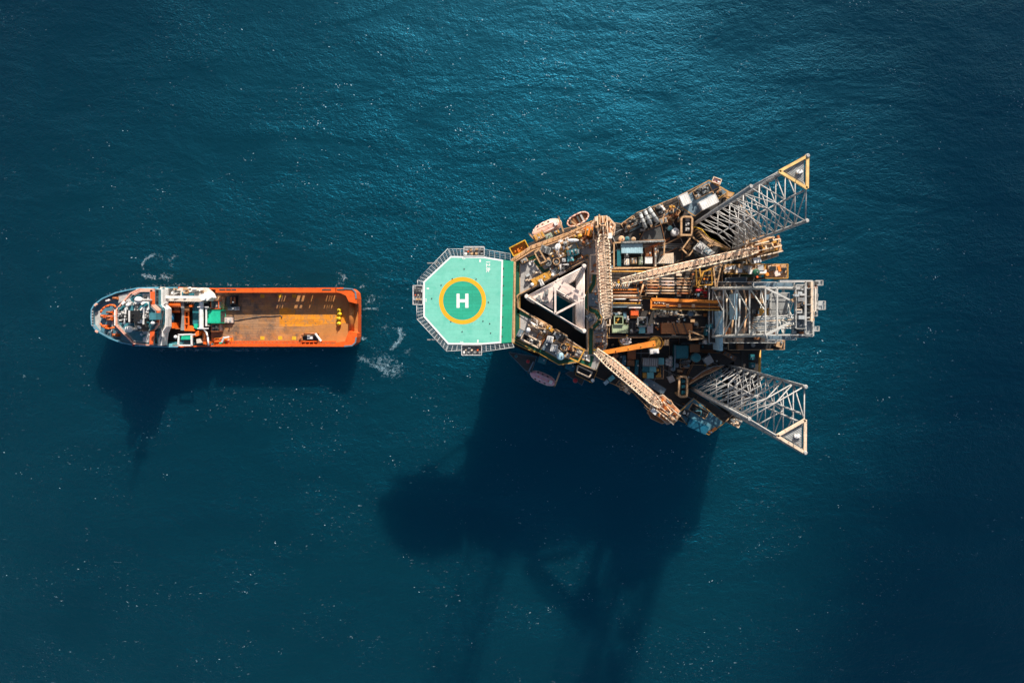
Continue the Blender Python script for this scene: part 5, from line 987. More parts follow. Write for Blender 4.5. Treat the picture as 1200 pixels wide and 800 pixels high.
annex('b', [(95, 215), (345, 212), (345, 275), (95, 270)], AZ_, 'tan', 'tan annex crowded with pale machines between the longest crane and the derrick', 'tan', 22, ('cream', 'ltgrey', 'bright', 'tan', 'mustard', 'grey'))
annex('b', [(350, 212), (490, 212), (490, 300), (350, 300)], AZ_, 'tan', 'tan annex with an orange machine and a black tank at the stern edge', 'tan', 9, ('orange', 'cream', 'black', 'tan', 'pinkw')); t_ = vtank(P('b', 300, 260, AZ_ + 2.2), .9, DECK, AZ_ + 2, 'dkgreen', 'dark green round tank between the two tan annexes')
annex('b', [(120, 650), (470, 655), (468, 742), (120, 745)], 31.5, 'black', 'dark annex with small lamps along the lower side of the derrick', 'grey', 8, ('dgrey', 'brown', 'black', 'grey'), 'tan'); cabin(X('b', 140, 682, 72, 48, 0, 34), 31.52, 34, 'ltgrey', 'small grey cabin at the quarters end of the dark annex'); cabin(X('b', 448, 702, 38, 56, 15, 34), 31.52, 34, 'peach', 'small peach cabin at the stern end of the dark annex', 'tan')
for x in (262, 352, 400): p = P('b', x, 688, 33); t = thing('deck_lamp', 'orange lamp on the dark annex, %s' % {262: 'nearest the grey cabin', 352: 'in the middle', 400: 'nearest the peach cabin'}[x], 'lamp', (p.x, p.y, 31.5)); MB().tube((p.x, p.y, 31.5), (p.x, p.y, 33.2), .12, 8).build('lamp_post', 'tan', t); MB().ball((p.x, p.y, 33.4), .45, .45, .4, 12, 6).build('lamp_head', 'orange', t)
unit(X('b', 60, 250, 50, 90, 0, 31), DECK + .02, 31, 'dgrey', 'dark tall box between the tan frame and the tan annex', 'grey'); unit(X('b', 130, 250, 60, 30, 0, 31), DECK + .02, 31, 'bluegrey', 'slate box under the tan annex')
railed('b', [(100, 295), (235, 290), (235, 330), (100, 330)], 33, 'bluegrey', 'blue-grey landing at the upper corner of the drill floor', 'steel', h=7, name='landing')
#PART5
# ------------------------------------------------------------------ supply vessel
sv = thing('supply_vessel', 'orange and white supply vessel with a long open cargo deck, lying off the helideck', 'ship', (*P('p', 262, 371, 0).to_2d(), 0))
FD, WD, CD = 9.0, 5.2, 4.5
bowpts = [('v', 68, 500), ('v', 70, 445), ('v', 92, 408), ('v', 150, 364), ('v', 250, 321), ('v', 330, 303), ('v', 410, 288), ('v', 560, 285), ('v', 700, 285)]
aftpts = [('w', -10, 238), ('w', 350, 236), ('w', 740, 235), ('w', 790, 241), ('w', 812, 262), ('w', 817, 300), ('w', 817, 330), ('w', 817, 488), ('w', 817, 525), ('w', 811, 558), ('w', 790, 577), ('w', 740, 581), ('w', 350, 580), ('w', -10, 579)]
bow2 = [('v', 700, 719), ('v', 560, 719), ('v', 400, 711), ('v', 290, 690), ('v', 200, 655), ('v', 108, 603), ('v', 72, 558)]
ring2 = [P(c, x, y, 10.5 if x < 500 else 8.7) for c, x, y in bowpts] + [P(c, x, y, 5.6) for c, x, y in aftpts] + [P(c, x, y, 10.5 if x < 500 else 8.7) for c, x, y in bow2]
nb_ = len(bowpts); na_ = len(aftpts); [setattr(ring2[i], 'z', 4.62) for i in range(nb_ + 6, nb_ + 8)]; xy = [Vector((p.x, p.y)) for p in ring2]; zt_ = [p.z for p in ring2]
in0 = inset(xy, 2.4); in1 = inset(xy, .35); N_ = len(xy)
def fore(i): return 1.0 if (i < nb_ - 3 or i >= nb_ + na_ + 2) else 0.15
vs = [(*xy[i].lerp(in0[i], fore(i)), -1.5) for i in range(N_)] + [(*xy[i].lerp(in0[i], .5 * fore(i)), 4.5) for i in range(N_)] + [(*xy[i], zt_[i]) for i in range(N_)] + [(*in1[i], zt_[i]) for i in range(N_)] + [(*in1[i], 4.0) for i in range(N_)]
fs = []
for r_ in range(4):
    for i in range(N_): j = (i + 1) % N_; fs.append([r_ * N_ + j, r_ * N_ + i, (r_ + 1) * N_ + i, (r_ + 1) * N_ + j])
MB().add(vs, fs).build('vessel_hull', 'shiporange', sv)
li = MB()
for i in list(range(nb_ - 1)) + list(range(nb_ + na_, N_)):
    j = (i + 1) % N_; c_ = Vector(centre(xy)); a, b = in1[i].lerp(c_, .002), in1[j].lerp(c_, .002); li.add([(*a, 8.6), (*b, 8.6), (*b, zt_[j]), (*a, zt_[i])], [[0, 1, 2, 3]])
li.build('bulwark_lining', 'slate', sv)
capm = MB()
for i in list(range(nb_ - 1)) + list(range(nb_ + na_, N_)):
    j = (i + 1) % N_
    if i == N_ - 1: j = 0
    a, b, c_, d_ = xy[i], xy[j], in1[j], in1[i]
    capm.add([(*a, zt_[i] + .02), (*b, zt_[j] + .02), (*c_, zt_[j] + .02), (*d_, zt_[i] + .02)], [[0, 1, 2, 3]])
capm.build('bulwark_cap', 'bowblue', sv)
def clipx(poly, x0, x1):
    def half(pl, f):
        out = []
        for k in range(len(pl)):
            a, b = pl[k - 1], pl[k]
            if (f(a) >= 0) != (f(b) >= 0): t = f(a) / (f(a) - f(b)); out.append(a.lerp(b, t))
            if f(b) >= 0: out.append(b)
        return out
    return half(half([Vector(p) for p in poly], lambda p: p.x - x0), lambda p: x1 - p.x)
inner = inset(xy, .36); xw = lambda c, x, z: P(c, x, 0, z).x
MB().prism(clipx(inner, -999, xw('v', 590, FD)), FD - .3, FD).build('foredeck', 'slate', sv)
MB().prism(clipx(inner, xw('v', 590, FD), xw('y', 770, CD)), WD - .3, WD).build('winch_deck', 'deckdark', sv)
def cargo_mat():
    m = floor_material('cargo_planks', (.35, .20, .105), (5.2, .75, .03), [(.28, .44, .62, (.11, .08, .06)), (.5, .56, .66, (.42, .17, .04)), (1.2, .6, .72, (.08, .06, .045))], 1.3)
    nt = m.node_tree; L = nt.links.new; b = nt.nodes['Principled BSDF']; src = b.inputs['Base Color'].links[0].from_socket; tc = nt.nodes.new('ShaderNodeTexCoord'); sx = nt.nodes.new('ShaderNodeSeparateXYZ'); L(tc.outputs['Object'], sx.inputs[0])
    n = nt.nodes.new('ShaderNodeTexNoise'); n.inputs['Scale'].default_value = .22; n.inputs['Detail'].default_value = 8; n.inputs['Roughness'].default_value = .75; L(tc.outputs['Object'], n.inputs['Vector'])
    ma = nt.nodes.new('ShaderNodeMath'); ma.operation = 'MULTIPLY_ADD'; L(sx.outputs['X'], ma.inputs[0]); ma.inputs[1].default_value = .011; L(n.outputs['Fac'], ma.inputs[2])
    r = nt.nodes.new('ShaderNodeMapRange'); L(ma.outputs[0], r.inputs['Value']); r.inputs['From Min'].default_value = .60; r.inputs['From Max'].default_value = .86; r.inputs['To Max'].default_value = .72
    mx = nt.nodes.new('ShaderNodeMixRGB'); L(r.outputs['Result'], mx.inputs['Fac']); L(src, mx.inputs['Color1']); mx.inputs['Color2'].default_value = (.54, .21, .035, 1); L(mx.outputs['Color'], b.inputs['Base Color'])
    return m
MB().prism(clipx(inset(xy, .4), xw('y', 770, CD), xw('w', 770, CD)), CD - .3, CD).build('cargo_deck', cargo_mat(), sv)
worn = floor_material('worn_orange', (.72, .26, .01), (4.0, .75, .03), [(.45, .50, .64, (.36, .19, .08)), (1.1, .56, .66, (.18, .11, .06))])
MB().prism(PL('w', [(362, 352), (452, 356), (455, 392), (700, 392), (752, 398), (752, 440), (640, 448), (548, 462), (362, 462)], CD), CD + .004, CD + .012).build('worn_deck_paint', worn, sv)
MB().prism(clipx(inset(xy, .05), xw('w', 770, CD), 999), CD - .3, CD + .16).build('stern_deck', 'sternbrown', sv)
for x, y in ((263, 284), (367, 283), (449, 284), (263, 530), (367, 529), (448, 530)): MB().prism(RC('w', x, y, 24, 21, 0, CD), CD + .014, CD + .03).build('deck_socket', 'yellow', sv)
p, q = P('w', 785, 322, 5.2), P('w', 785, 492, 5.2); MB().tube(p, q, .85, 20).build('stern_roller', 'sternbrown', sv)
for pts in ([(690, 236), (740, 235), (790, 241), (812, 262), (817, 300), (816, 330), (768, 318), (752, 284), (720, 268), (690, 263)], [(768, 488), (817, 500), (817, 525), (811, 558), (790, 577), (740, 581), (690, 581), (690, 556), (745, 548)]):
    MB().prism(inset(PL('w', pts, 8.2), .05), 4.6, 8.2).build('stern_quarter', 'shiporange', sv)
for pts in ([(738, 239), (790, 243), (808, 262), (812, 300)], [(812, 525), (808, 556), (788, 574), (742, 578)]): MB().strip(PL('w', pts, 8.25), .4, 8.21, 8.4).build('quarter_cap', 'bluegrey', sv)
# crash rails along the cargo deck
def crash(y0, y1, zc, gaps, inner_y):
    a0, a1 = P('w', -12, y0, zc), P('w', 695, y0, zc); b0, b1 = P('w', -12, y1, zc), P('w', 695, y1, zc); c0_, c1_ = P('w', -12, inner_y, zc), P('w', 695, inner_y, zc)
    MB().prism([a0.to_2d(), a1.to_2d(), b1.to_2d(), b0.to_2d()], zc - .35, zc).build('crash_rail', 'shiporange', sv)
    MB().bar((c0_.x, c0_.y + .1, 6.35), (c1_.x, c1_.y + .1, 6.35), .2, .5).build('mid_rail', 'shiporange', sv)
    for x0, x1 in gaps: MB().prism([lerp2(c0_, c1_, (x0 + 12) / 707), lerp2(c0_, c1_, (x1 + 12) / 707), lerp2(c0_, c1_, (x1 + 12) / 707) + Vector((0, .22)), lerp2(c0_, c1_, (x0 + 12) / 707) + Vector((0, .22))], 4.6, zc - .35).build('rail_panel', 'shiporange', sv)
    for k in range(24):
        u = (k + .5) / 24; p = lerp2(a0, a1, u).lerp(lerp2(b0, b1, u), .5); MB().box((p.x, p.y, 4.6), (.3, .9, zc - .35 - 4.6)).build('rail_stanchion', 'shiporange', sv)
crash(237, 264, 8.2, [(-12, 340), (362, 372), (384, 440), (466, 478), (492, 525), (540, 616), (628, 640), (656, 666), (680, 695)], 262)
crash(566, 580, 7.2, [(-12, 470)], 572); MB().bar(P('w', -12, 550, 6.6), P('w', 695, 550, 6.6), .32, .3).build('inner_rail', 'shiporange', sv)
mb = MB(); MB().strip(PL('w', [(0, 559), (690, 559)], 5.0), .9, 4.7, 5.0).build('rail_gutter', 'rusty', sv)
for k in range(28): x = 10 + k * 24; p = P('w', x, 558, 6.6); MB().bar((p.x, p.y - .6, 6.55), (p.x, p.y + .5, 6.55), .16, .16).build('rail_strut', 'redor', sv)
for k, (x0, x1) in enumerate(((10, 46), (50, 78), (82, 108), (612, 665), (700, 745))): MB().prism(PL('w', [(x0, 243), (x1, 243), (x1, 250), (x0, 250)], 8.25), 8.2, 8.3).build('rail_hatch', 'dgrey', sv)
# superstructure
def blk(name, c, pts, z0, z1, col): return MB().prism(PL(c, pts, z1), z0, z1).build(name, col, sv)
DKH = [(255, 450), (330, 375), (372, 330), (400, 298), (590, 298), (590, 415), (612, 440), (612, 570), (590, 620), (580, 706), (420, 706), (330, 640), (258, 560)]
blk('deckhouse', 'v', DKH, FD, 12.0, 'shipwhite')
BR = [(264, 447), (365, 330), (430, 300), (531, 300), (531, 412), (572, 450), (562, 556), (517, 610), (524, 697), (490, 702), (385, 690), (262, 560)]
blk('bridge_house', 'v', BR, 12.0, 15.2, 'bridgeteal')
wb = PL('v', BR, 15.2)
MB().holed(grow(wb, .2), [inset(wb, .22)], 15.2, 15.9).build('bridge_coaming', 'shippink', sv)
for i in range(len(wb)):
    a, b = Vector(wb[i]), Vector(wb[(i + 1) % len(wb)]); d = b - a
    if d.length < 1.5: continue
    n_ = Vector((d.y, -d.x)).normalized(); n_ = n_ if n_.dot((a + b) / 2 - Vector(centre(wb))) > 0 else -n_; m_ = (a + b) / 2 + n_ * .03
    MB().box((m_.x, m_.y, 13.4), (d.length * .9, .08, 1.2), math.atan2(d.y, d.x)).build('bridge_window', mat('window_glass', (.02, .03, .04)), sv)
blk('red_wing_panel', 'v', [(497, 318), (531, 318), (531, 405), (499, 412)], 15.9, 16.1, 'redor'); blk('red_wing_panel', 'v', [(545, 452), (566, 452), (560, 540), (543, 548)], 15.9, 16.1, 'redor'); blk('red_wing_panel', 'v', [(497, 606), (530, 575), (528, 640), (515, 698), (492, 698)], 15.9, 16.1, 'redor')
blk('pink_wing_panel', 'v', [(365, 335), (432, 303), (496, 303), (496, 318), (438, 318), (385, 345)], 15.95, 16.12, 'shippink'); blk('pink_wing_panel', 'v', [(500, 412), (532, 410), (572, 448), (566, 458), (543, 455)], 15.95, 16.15, 'shippink')
blk('roof_panel', 'v', [(443, 332), (488, 332), (488, 470), (448, 470)], 15.2, 15.32, 'shipwhite'); blk('roof_panel', 'v', [(446, 470), (485, 470), (485, 682), (446, 682)], 15.2, 15.35, 'shipwhite'); blk('roof_panel', 'v', [(395, 395), (425, 375), (440, 400), (400, 478), (375, 478)], 15.2, 15.4, 'ltgrey')
blk('roof_panel', 'v', [(300, 420), (350, 380), (372, 395), (320, 450)], 15.2, 15.45, 'ltgrey')
blk('roof_house', 'v', [(270, 465), (320, 455), (345, 500), (320, 545), (272, 540)], 15.2, 21.5, 'black'); blk('funnel', 'v', [(385, 520), (440, 520), (440, 605), (385, 600)], 15.2, 18.5, 'dgrey'); blk('funnel', 'v', [(492, 470), (540, 470), (540, 520), (492, 520)], 15.2, 18, 'bridgeteal')
blk('whistle_box', 'v', [(395, 520), (445, 520), (447, 545), (410, 545)], 18.5, 19, 'bright')
for x, y, r_ in ((415, 378, 27), (345, 588, 27)):
    p = P('v', x, y, 22.2); s_ = r_ / 6.153 * (H - 22.2) / F; d_ = MB().ball((p.x, p.y, 22.2), s_, s_ * .9, s_, 20, 12, -.8).build('radome', 'bright', sv); MB().cyl(p, s_ * .35, 15.2, 21.5, 10).build('radome_post', 'ltgrey', d_)
for x, y, rx, ry, rt in ((412, 573, .75, .4, -.5), (425, 528, .9, .4, -.2), (510, 545, .6, .5, 0), (330, 415, .6, .5, .4)): p = P('v', x, y, 19); MB().ball((p.x, p.y, 18.6), rx, ry, .35, 14, 6, -PI / 2, rt).build('small_dome', 'bright', sv); MB().cyl(p, .12, 15.2, 18.4, 6).build('dome_post', 'grey', sv)
# mast
mx = P('v', 335, 495, 26).to_2d(); mb = MB()
for dx_, dy_ in ((-1, -1), (1, -1), (1, 1), (-1, 1)): mb.tube((mx.x + dx_ * .9, mx.y + dy_ * .9, 15.2), (mx.x + dx_ * .3, mx.y + dy_ * .3, 30), .14, 6)
for k in range(8):
    z = 16 + k * 1.7; h_ = .9 - .6 * (z - 15.2) / 14.8
    mb.bar((mx.x - h_, mx.y - h_, z), (mx.x + h_, mx.y + h_, z), .1, .1); mb.bar((mx.x - h_, mx.y + h_, z), (mx.x + h_, mx.y - h_, z), .1, .1)
mb.build('mast', 'black', sv)
for z, ln, wd, col in ((20, 4.6, .35, 'bright'), (23.5, 6.5, .3, 'dgrey'), (26.5, 3.2, .3, 'bright')): MB().bar((mx.x + .8, mx.y - ln / 2, z), (mx.x + .8, mx.y + ln / 2, z), wd, .3).build('mast_yard', col, sv)
MB().box((mx.x + .5, mx.y, 24), (3.4, 3.2, .2)).build('mast_platform', 'black', sv); MB().bar((mx.x - 1.2, mx.y - 2.2, 25.4), (mx.x - .8, mx.y + 2.2, 25.4), .3, .35).build('radar_scanner', 'bright', sv)
MB().tube((mx.x, mx.y, 30), (mx.x, mx.y, 34), .07, 5).build('whip_aerial', 'ltgrey', sv)
for k in range(60):
    x, y = R.uniform(275, 535), R.uniform(350, 660)
    if inpoly(P('v', x, y, 15.3), wb): p = P('v', x, y, 15.3); MB().box((p.x, p.y, 15.2), (R.uniform(.4, 1.2), R.uniform(.3, .9), R.uniform(.3, 1.3)), R.uniform(0, 1)).build('roof_fitting', R.choice(('ltgrey', 'bright', 'bright', 'shipwhite', 'dgrey', 'bluegrey', 'teal')), sv)
MB().rail(inset(wb, .8), 15.2, 1.0, 1.6, .06, True).build('roof_rail', 'ltgrey', sv)
for k in range(14): p = P('v', R.uniform(276, 335), R.uniform(465, 535), 21.5); MB().box((p.x, p.y, 21.5), (R.uniform(.2, .7), R.uniform(.2, .9), R.uniform(.2, .9)), R.uniform(0, 1)).build('roof_fitting', R.choice(('ltgrey', 'bright', 'grey', 'dgrey')), sv)
# pale parapets behind the bridge
MB().strip(PL('v', [(545, 300), (545, 402), (562, 425), (590, 440), (590, 566), (575, 596), (560, 625)], 12.6), .9, 12.0, 12.3).build('bridge_deck_path', 'cream2', sv)
MB().strip(PL('v', [(610, 395), (590, 415), (612, 445), (612, 570), (588, 606), (586, 640)], 13), .28, 12.0, 13.1).build('parapet', 'bright', sv)
MB().strip(PL('y', [(110, 595), (180, 520), (190, 600), (150, 690), (150, 750)], 12.8), .35, 12.0, 12.8).build('parapet', 'shipwhite', sv); blk('wing_deck', 'y', [(100, 600), (180, 520), (200, 640), (160, 745), (110, 745)], 9, 12.1, 'bluegrey')
# foredeck gear
blk('sun_painted_platform', 'v', [(98, 470), (145, 450), (140, 600), (100, 570)], FD, FD + .12, 'ltgrey'); blk('sun_painted_platform', 'v', [(268, 345), (342, 325), (320, 372), (268, 400)], FD, FD + .9, 'ltgrey')  # light grey slabs paint the sunlit patches of the slate foredeck
bm = MB(); a = [P('v', *t, 10.6) for t in ((140, 470), (152, 446), (175, 427), (205, 415), (238, 416), (250, 430))]; bm.path(a, .27, 8).build('bow_guard', 'winchorange', sv)
a = [P('v', *t, 10.6) for t in ((138, 548), (152, 565), (180, 582), (205, 585), (240, 575))]; MB().path(a, .27, 8).build('bow_guard', 'winchorange', sv)
for x, y, w_, h_ in ((195, 466, 40, 14), (147, 495, 26, 22), (193, 500, 42, 24), (240, 488, 34, 30), (200, 520, 40, 12), (165, 568, 28, 20), (238, 632, 38, 20), (240, 365, 40, 18), (242, 515, 24, 14)):
    q = RC('v', x, y, w_, h_, R.uniform(-8, 8), 10.8); o = MB().prism(q, FD, 10.5).build('mooring_winch', 'winchorange' if x != 240 or y > 400 else 'rusty', sv); p = quad(q, .5, .5); a, b = quad(q, .15, .5), quad(q, .85, .5); MB().tube((*a, 10.6), (*b, 10.6), .28, 10).build('winch_drum', 'rusty', o)
for x, y in ((165, 600), (190, 610), (215, 590), (245, 605), (225, 440), (235, 455), (180, 485), (215, 480), (218, 535)): p = P('v', x, y, 10.2); q2 = P('v', x + R.uniform(-18, 6), y + R.uniform(20, 45), 10.2); MB().bar((p.x, p.y, FD + .5), (q2.x, q2.y, FD + .5), .28, .5).build('chain_guide', 'ltgrey', sv)
MB().bar(P('v', 250, 448, 12.4), P('v', 250, 562, 12.4), .55, .6).build('breakwater', 'bright', sv)
for x, y in ((105, 412), (112, 605)): p = P('v', x, y, 10.7); MB().box((p.x, p.y, 10.4), (.9, .5, .4), .7 if y < 500 else -.6).build('bow_fairlead', 'boatpink', sv)
for k in range(6): p = P('v', 82, 460 + k * 20, 10.7); MB().box((p.x, p.y, 10.5), (.3, .35, .3)).build('bow_roller', 'ltgrey', sv)
for x, y in ((180, 380), (195, 377)): p = P('v', x, y, 10.2); MB().cyl(p, .35, FD, 10.1, 10).build('bollard', 'bright', sv)
p, q = P('v', 372, 650, 14), P('v', 380, 708, 14); MB().bar(p, q, .45, .4).build('bridge_wing_arm', 'red', sv); MB().box((p.x - .6, p.y + .1, 13.8), (1.6, .9, .5)).build('wing_arm_base', 'redor', sv)
# upper side gangway with the deck crane, machinery in the winch well
gwp = blk('side_gangway', 'y', [(130, 70), (700, 70), (760, 150), (700, 215), (640, 235), (200, 225), (130, 225)], 5.2, 8.6, 'cream2')
for k in range(30):
    x, y = R.uniform(150, 690), R.uniform(75, 150); p = P('y', x, y, 8.8); MB().box((p.x, p.y, 8.6), (R.uniform(.4, 1.5), R.uniform(.3, .9), R.uniform(.3, 1.2)), R.choice((0, 0, .4))).build('gangway_locker', R.choice(('bright', 'ltgrey', 'cream2', 'tan', 'teal', 'dgrey', 'bright')), gwp)
for k in range(9): x = 170 + k * 11; a, b = P('y', x + 20, 165, 9.2), P('y', x - 6, 225, 9.0); MB().tube(a, b, .14, 6).build('vent_pipe', R.choice(('bright', 'cream2', 'tan')), gwp)
blk('gangway_well', 'y', [(430, 120), (505, 120), (505, 160), (430, 160)], 8.6, 8.7, 'bridgeteal')
for k in range(12): x = 300 + k * 26; p = P('y', x, 228, 8.2); q = P('y', x - 22, 262, 6.5); MB().bar(p, q, .3, .2).build('ladder_step', R.choice(('cream2', 'tan', 'ltgrey')), gwp)
p, q = P('y', 235, 180, 10.2), P('y', 690, 182, 10.2); db = MB().bar(p, q, .75, .8).build('crane_boom', 'bright', sv); MB().tube(p, (p.x - 1.2, p.y, p.z), .2, 6).build('boom_tip', 'cream2', db); MB().cyl(q, 1.0, 8.6, 11, 18).build('crane_pedestal', 'bright', sv)
blk('crane_house', 'y', [(690, 130), (730, 120), (780, 185), (730, 225), (690, 220)], 7, 10.4, 'bright')
MB().bar(P('y', 665, 235, 9.2), P('y', 665, 560, 9.2), .9, .6).build('gantry_beam', 'bright', sv); MB().bar(P('y', 640, 235, 9.2), P('y', 640, 560, 9.2), .25, .4).build('gantry_beam', 'ltgrey', sv)
for y in (297, 547): MB().bar(P('y', 615, y, 9.6), P('y', 745, y, 9.6), .28, .3).build('gantry_arm', 'bright', sv)
MB().bar(P('y', 718, 305, 9.2), P('y', 718, 520, 9.2), .35, .4).build('gantry_beam', 'bright', sv)
for x, y in ((665, 240), (665, 555), (718, 310), (718, 515)): p = P('y', x, y, 9); MB().bar((p.x, p.y, WD), (p.x, p.y, 8.9), .4, .4).build('gantry_post', 'ltgrey', sv)
MB().path([P('y', x, y, 9.2) for x, y in ((690, 565), (718, 590), (735, 650), (745, 750))], .25, 8).build('davit_arch', 'bright', sv)
for pts, z0, z1, col, nm in (([(240, 245), (412, 240), (412, 300), (240, 300)], WD, 8.2, 'winchorange', 'winch_house'), ([(255, 340), (408, 340), (408, 362), (255, 362)], WD, 7.5, 'winchorange', 'winch_beam'), ([(250, 545), (408, 545), (408, 556), (250, 556)], WD, 7.5, 'rusty', 'winch_beam'), ([(285, 480), (325, 480), (338, 545), (272, 545)], WD, 8.4, 'winchorange', 'winch_motor'),
                             ([(460, 555), (490, 550), (500, 515), (530, 525), (570, 578), (460, 575)], WD, 8.2, 'winchorange', 'spooling_gear'), ([(515, 275), (552, 262), (550, 300), (518, 298)], WD, 8.0, 'winchorange', 'spooling_gear'), ([(460, 290), (520, 280), (522, 345), (462, 345)], WD, 7.4, 'brown', 'winch_cover'), ([(555, 240), (640, 240), (640, 350), (625, 520), (560, 500)], WD, 7.0, 'teal', 'storage_locker'), ([(570, 495), (618, 500), (612, 555), (570, 540)], WD, 7.6, 'green', 'hose_locker'), ([(575, 470), (640, 468), (632, 540), (610, 560)], WD, 6.6, 'bridgeteal', 'storage_locker'),
                             ([(415, 240), (455, 240), (460, 570), (415, 570), (430, 400)], WD, 7.8, 'grey', 'winch_bulkhead'), ([(340, 300), (400, 300), (400, 340), (340, 340)], WD, 6.6, 'tan', 'rope_store'), ([(595, 590), (615, 575), (650, 600), (645, 625), (560, 650)], WD, 8, 'winchorange', 'capstan_frame'), ([(600, 672), (640, 665), (658, 715), (605, 722)], WD, 8.4, 'cream2', 'stowage_box'), ([(672, 600), (690, 598), (690, 690), (672, 690)], WD, 7.5, 'rusty', 'rope_guide'), ([(680, 700), (735, 705), (735, 740), (680, 730)], WD, 8, 'winchorange', 'winch_house'), ([(258, 728), (320, 728), (320, 758), (258, 758)], WD, 8.5, 'ltteal', 'stowage_box')):
    blk(nm, 'y', pts, z0, z1, col)
a, b = P('y', 312, 370, 7.2), P('y', 312, 482, 7.2); MB().tube(a, b, 27 / 10 * .26, 18).build('tow_drum', 'drumblue', sv)
for x in (470, 512): MB().bar(P('y', x, 345, 7.5), P('y', x, 560, 7.5), .28, .4).build('spooling_rail', 'winchorange', sv)
for y in (350, 415, 495): MB().bar(P('y', 468, y, 7.6), P('y', 515, y, 7.6), .28, .3).build('spooling_bar', 'winchorange', sv)
MB().tube(P('y', 491, 360, 6.4), P('y', 491, 550, 6.4), .5, 14).build('anchor_drum', 'rusty', sv)
MB().bar(P('y', 180, 605, 10), P('y', 250, 720, 7), .5, .4).build('side_ladder', 'ltgrey', sv); MB().bar(P('y', 215, 610, 9.6), P('y', 240, 690, 8), .3, .4).build('side_ladder', 'bluegrey', sv); blk('side_deck', 'y', [(160, 700), (780, 720), (780, 762), (160, 765)], 4.6, 5.9, 'bridgeteal')
for x, y in ((755, 170), (765, 380), (770, 500)): pass
# ------------------------------------------------------------------ cargo and boats on the vessel
fr = thing('rescue_boat', 'green-topped daughter boat held in a white davit frame on the vessel', 'boat', (*P('y', 470, 680, 8).to_2d(), WD)); q = PL('y', [(400, 640), (545, 635), (545, 740), (400, 740)], 9)
pts = [quad(q, u, v) for u, v in ((.02, .5), (.08, .3), (.3, .12), (.95, .12), (.98, .5), (.95, .88), (.3, .88), (.08, .7))]; MB().prism(pts, WD + .6, 8.2, [Vector(p).lerp(Vector(centre(pts)), .35) for p in pts]).build('boat_hull', 'bridgeteal', fr); MB().prism(sub(q, .08, -.02, .96, .42), 8.25, 8.8).build('canopy', 'green', fr); MB().prism(sub(q, .3, .5, .85, .8), 8.22, 8.35).build('cockpit', 'dgrey', fr)
dv = thing('boat_davit', 'white davit frame around the daughter boat on the vessel', 'davit', (*P('y', 470, 640, 9).to_2d(), WD)); 
for pts in ([(390, 620), (550, 615)], [(398, 622), (390, 745)], [(545, 618), (548, 750)], [(385, 745), (548, 745)]): MB().bar(P('y', *pts[0], 10), P('y', *pts[1], 10), .4, .5).build('davit_beam', 'bright', dv)
for x, y in ((398, 624), (545, 620)): p = P('y', x, y, 10); MB().bar((p.x, p.y, WD), (p.x, p.y, 9.8), .4, .4).build('davit_post', 'bright', dv)
p = P('y', 358, 648, 9.6); MB().ball((p.x, p.y, 9.6), .55, .55, .45, 12, 8).build('davit_lamp', 'bright', dv)
container(PL('y', [(727, 335), (880, 335), (880, 485), (727, 485)], 8.0), CD + .02, 8.0, 'green', 'bright green square container at the forward end of the cargo deck', name='shipping_container'); basket(X('y', 818, 270, 92, 92, 0, 6.6), CD + .02, 6.6, 'redor', 'ltgrey', 'orange and grey basket on the far side of the green container', load='pinkw'); basket(X('y', 824, 540, 92, 84, 0, 6.6), CD + .02, 6.6, 'rusty', 'ltgrey', 'rusty grey basket on the near side of the green container', load='cream')
for k, (x, w_, lb) in enumerate(((862, 26, 'tan pipe bundle nearest the orange and grey basket'), (905, 34, 'tan pipe bundle in the shade beside the dark crate'))):
    q = PL('y', [(x - w_ / 2 + 6, 180), (x + w_ / 2 + 8, 180), (x + w_ / 2 - 12, 330), (x - w_ / 2 - 4, 300)], 5.4); t = thing('pipe_bundle', lb, 'pipes', base_of(q, CD))
    for j in range(3): a, b = lerp2(q[0], q[1], (j + .5) / 3), lerp2(q[3], q[2], (j + .5) / 3); MB().tube((*a, CD + .35), (*b, CD + .35), .3, 10).build('pipe', 'tan', t)
container(PL('y', [(955, 170), (1010, 170), (1005, 290), (950, 290)], 5.8), CD + .02, 5.8, 'dgrey', 'dark grey crate in the shade of the cargo rail', name='crate', cat='crate'); unit(X('w', 62, 425, 50, 36, 0, 5.6), CD + .02, 5.4, 'pinkw', 'pale square plate crate on the planks beside the green container', 'ltgrey'); unit(X('w', 88, 310, 40, 60, 0, 6), CD + .02, 5.8, 'black', 'black box with a rusty edge in the shade near the green container', 'rusty')
unit(X('w', 92, 357, 72, 22, 0, 5.4), CD + .02, 5.3, 'steel', 'low steel grey pallet beside the black box', 'grey')
for k, (x, y) in enumerate(((712, 366), (713, 390), (708, 416), (709, 446))):
    p = P('w', x, y, 5.4); t = thing('mooring_buoy', ('yellow buoy in the shade, farthest up the row of four', 'second yellow buoy of the row of four, at the shade edge', 'third yellow buoy of the row of four, in the sun', 'yellow buoy at the sunlit end of the row of four')[k], 'buoy', (p.x, p.y, CD), 'yellow buoys near the stern roller'); MB().ball((p.x, p.y, CD + .62), .72, .66, .6, 16, 10).build('float', 'buoyyellow', t); MB().cyl(p, .14, CD + 1.2, CD + 1.6, 8).build('lifting_eye', 'dgrey', t)
MB_ = MB().path([P('w', x, y, 4.6) for x, y in ((715, 350), (706, 378), (716, 402), (704, 430), (712, 458))], .1, 6); tag(MB_.build('mooring_chain', 'mustard'), 'thin mustard chain linking the four yellow buoys on the cargo deck', 'chain')
hs = MB().path([P('w', x, y, 4.62) for x, y in ((50, 432), (120, 425), (200, 412), (255, 404), (330, 402), (368, 398), (378, 406), (372, 414))], .11, 6); tag(hs.build('tow_wire', 'dgrey'), 'dark tow wire lying lengthwise over the sunlit planks', 'wire')
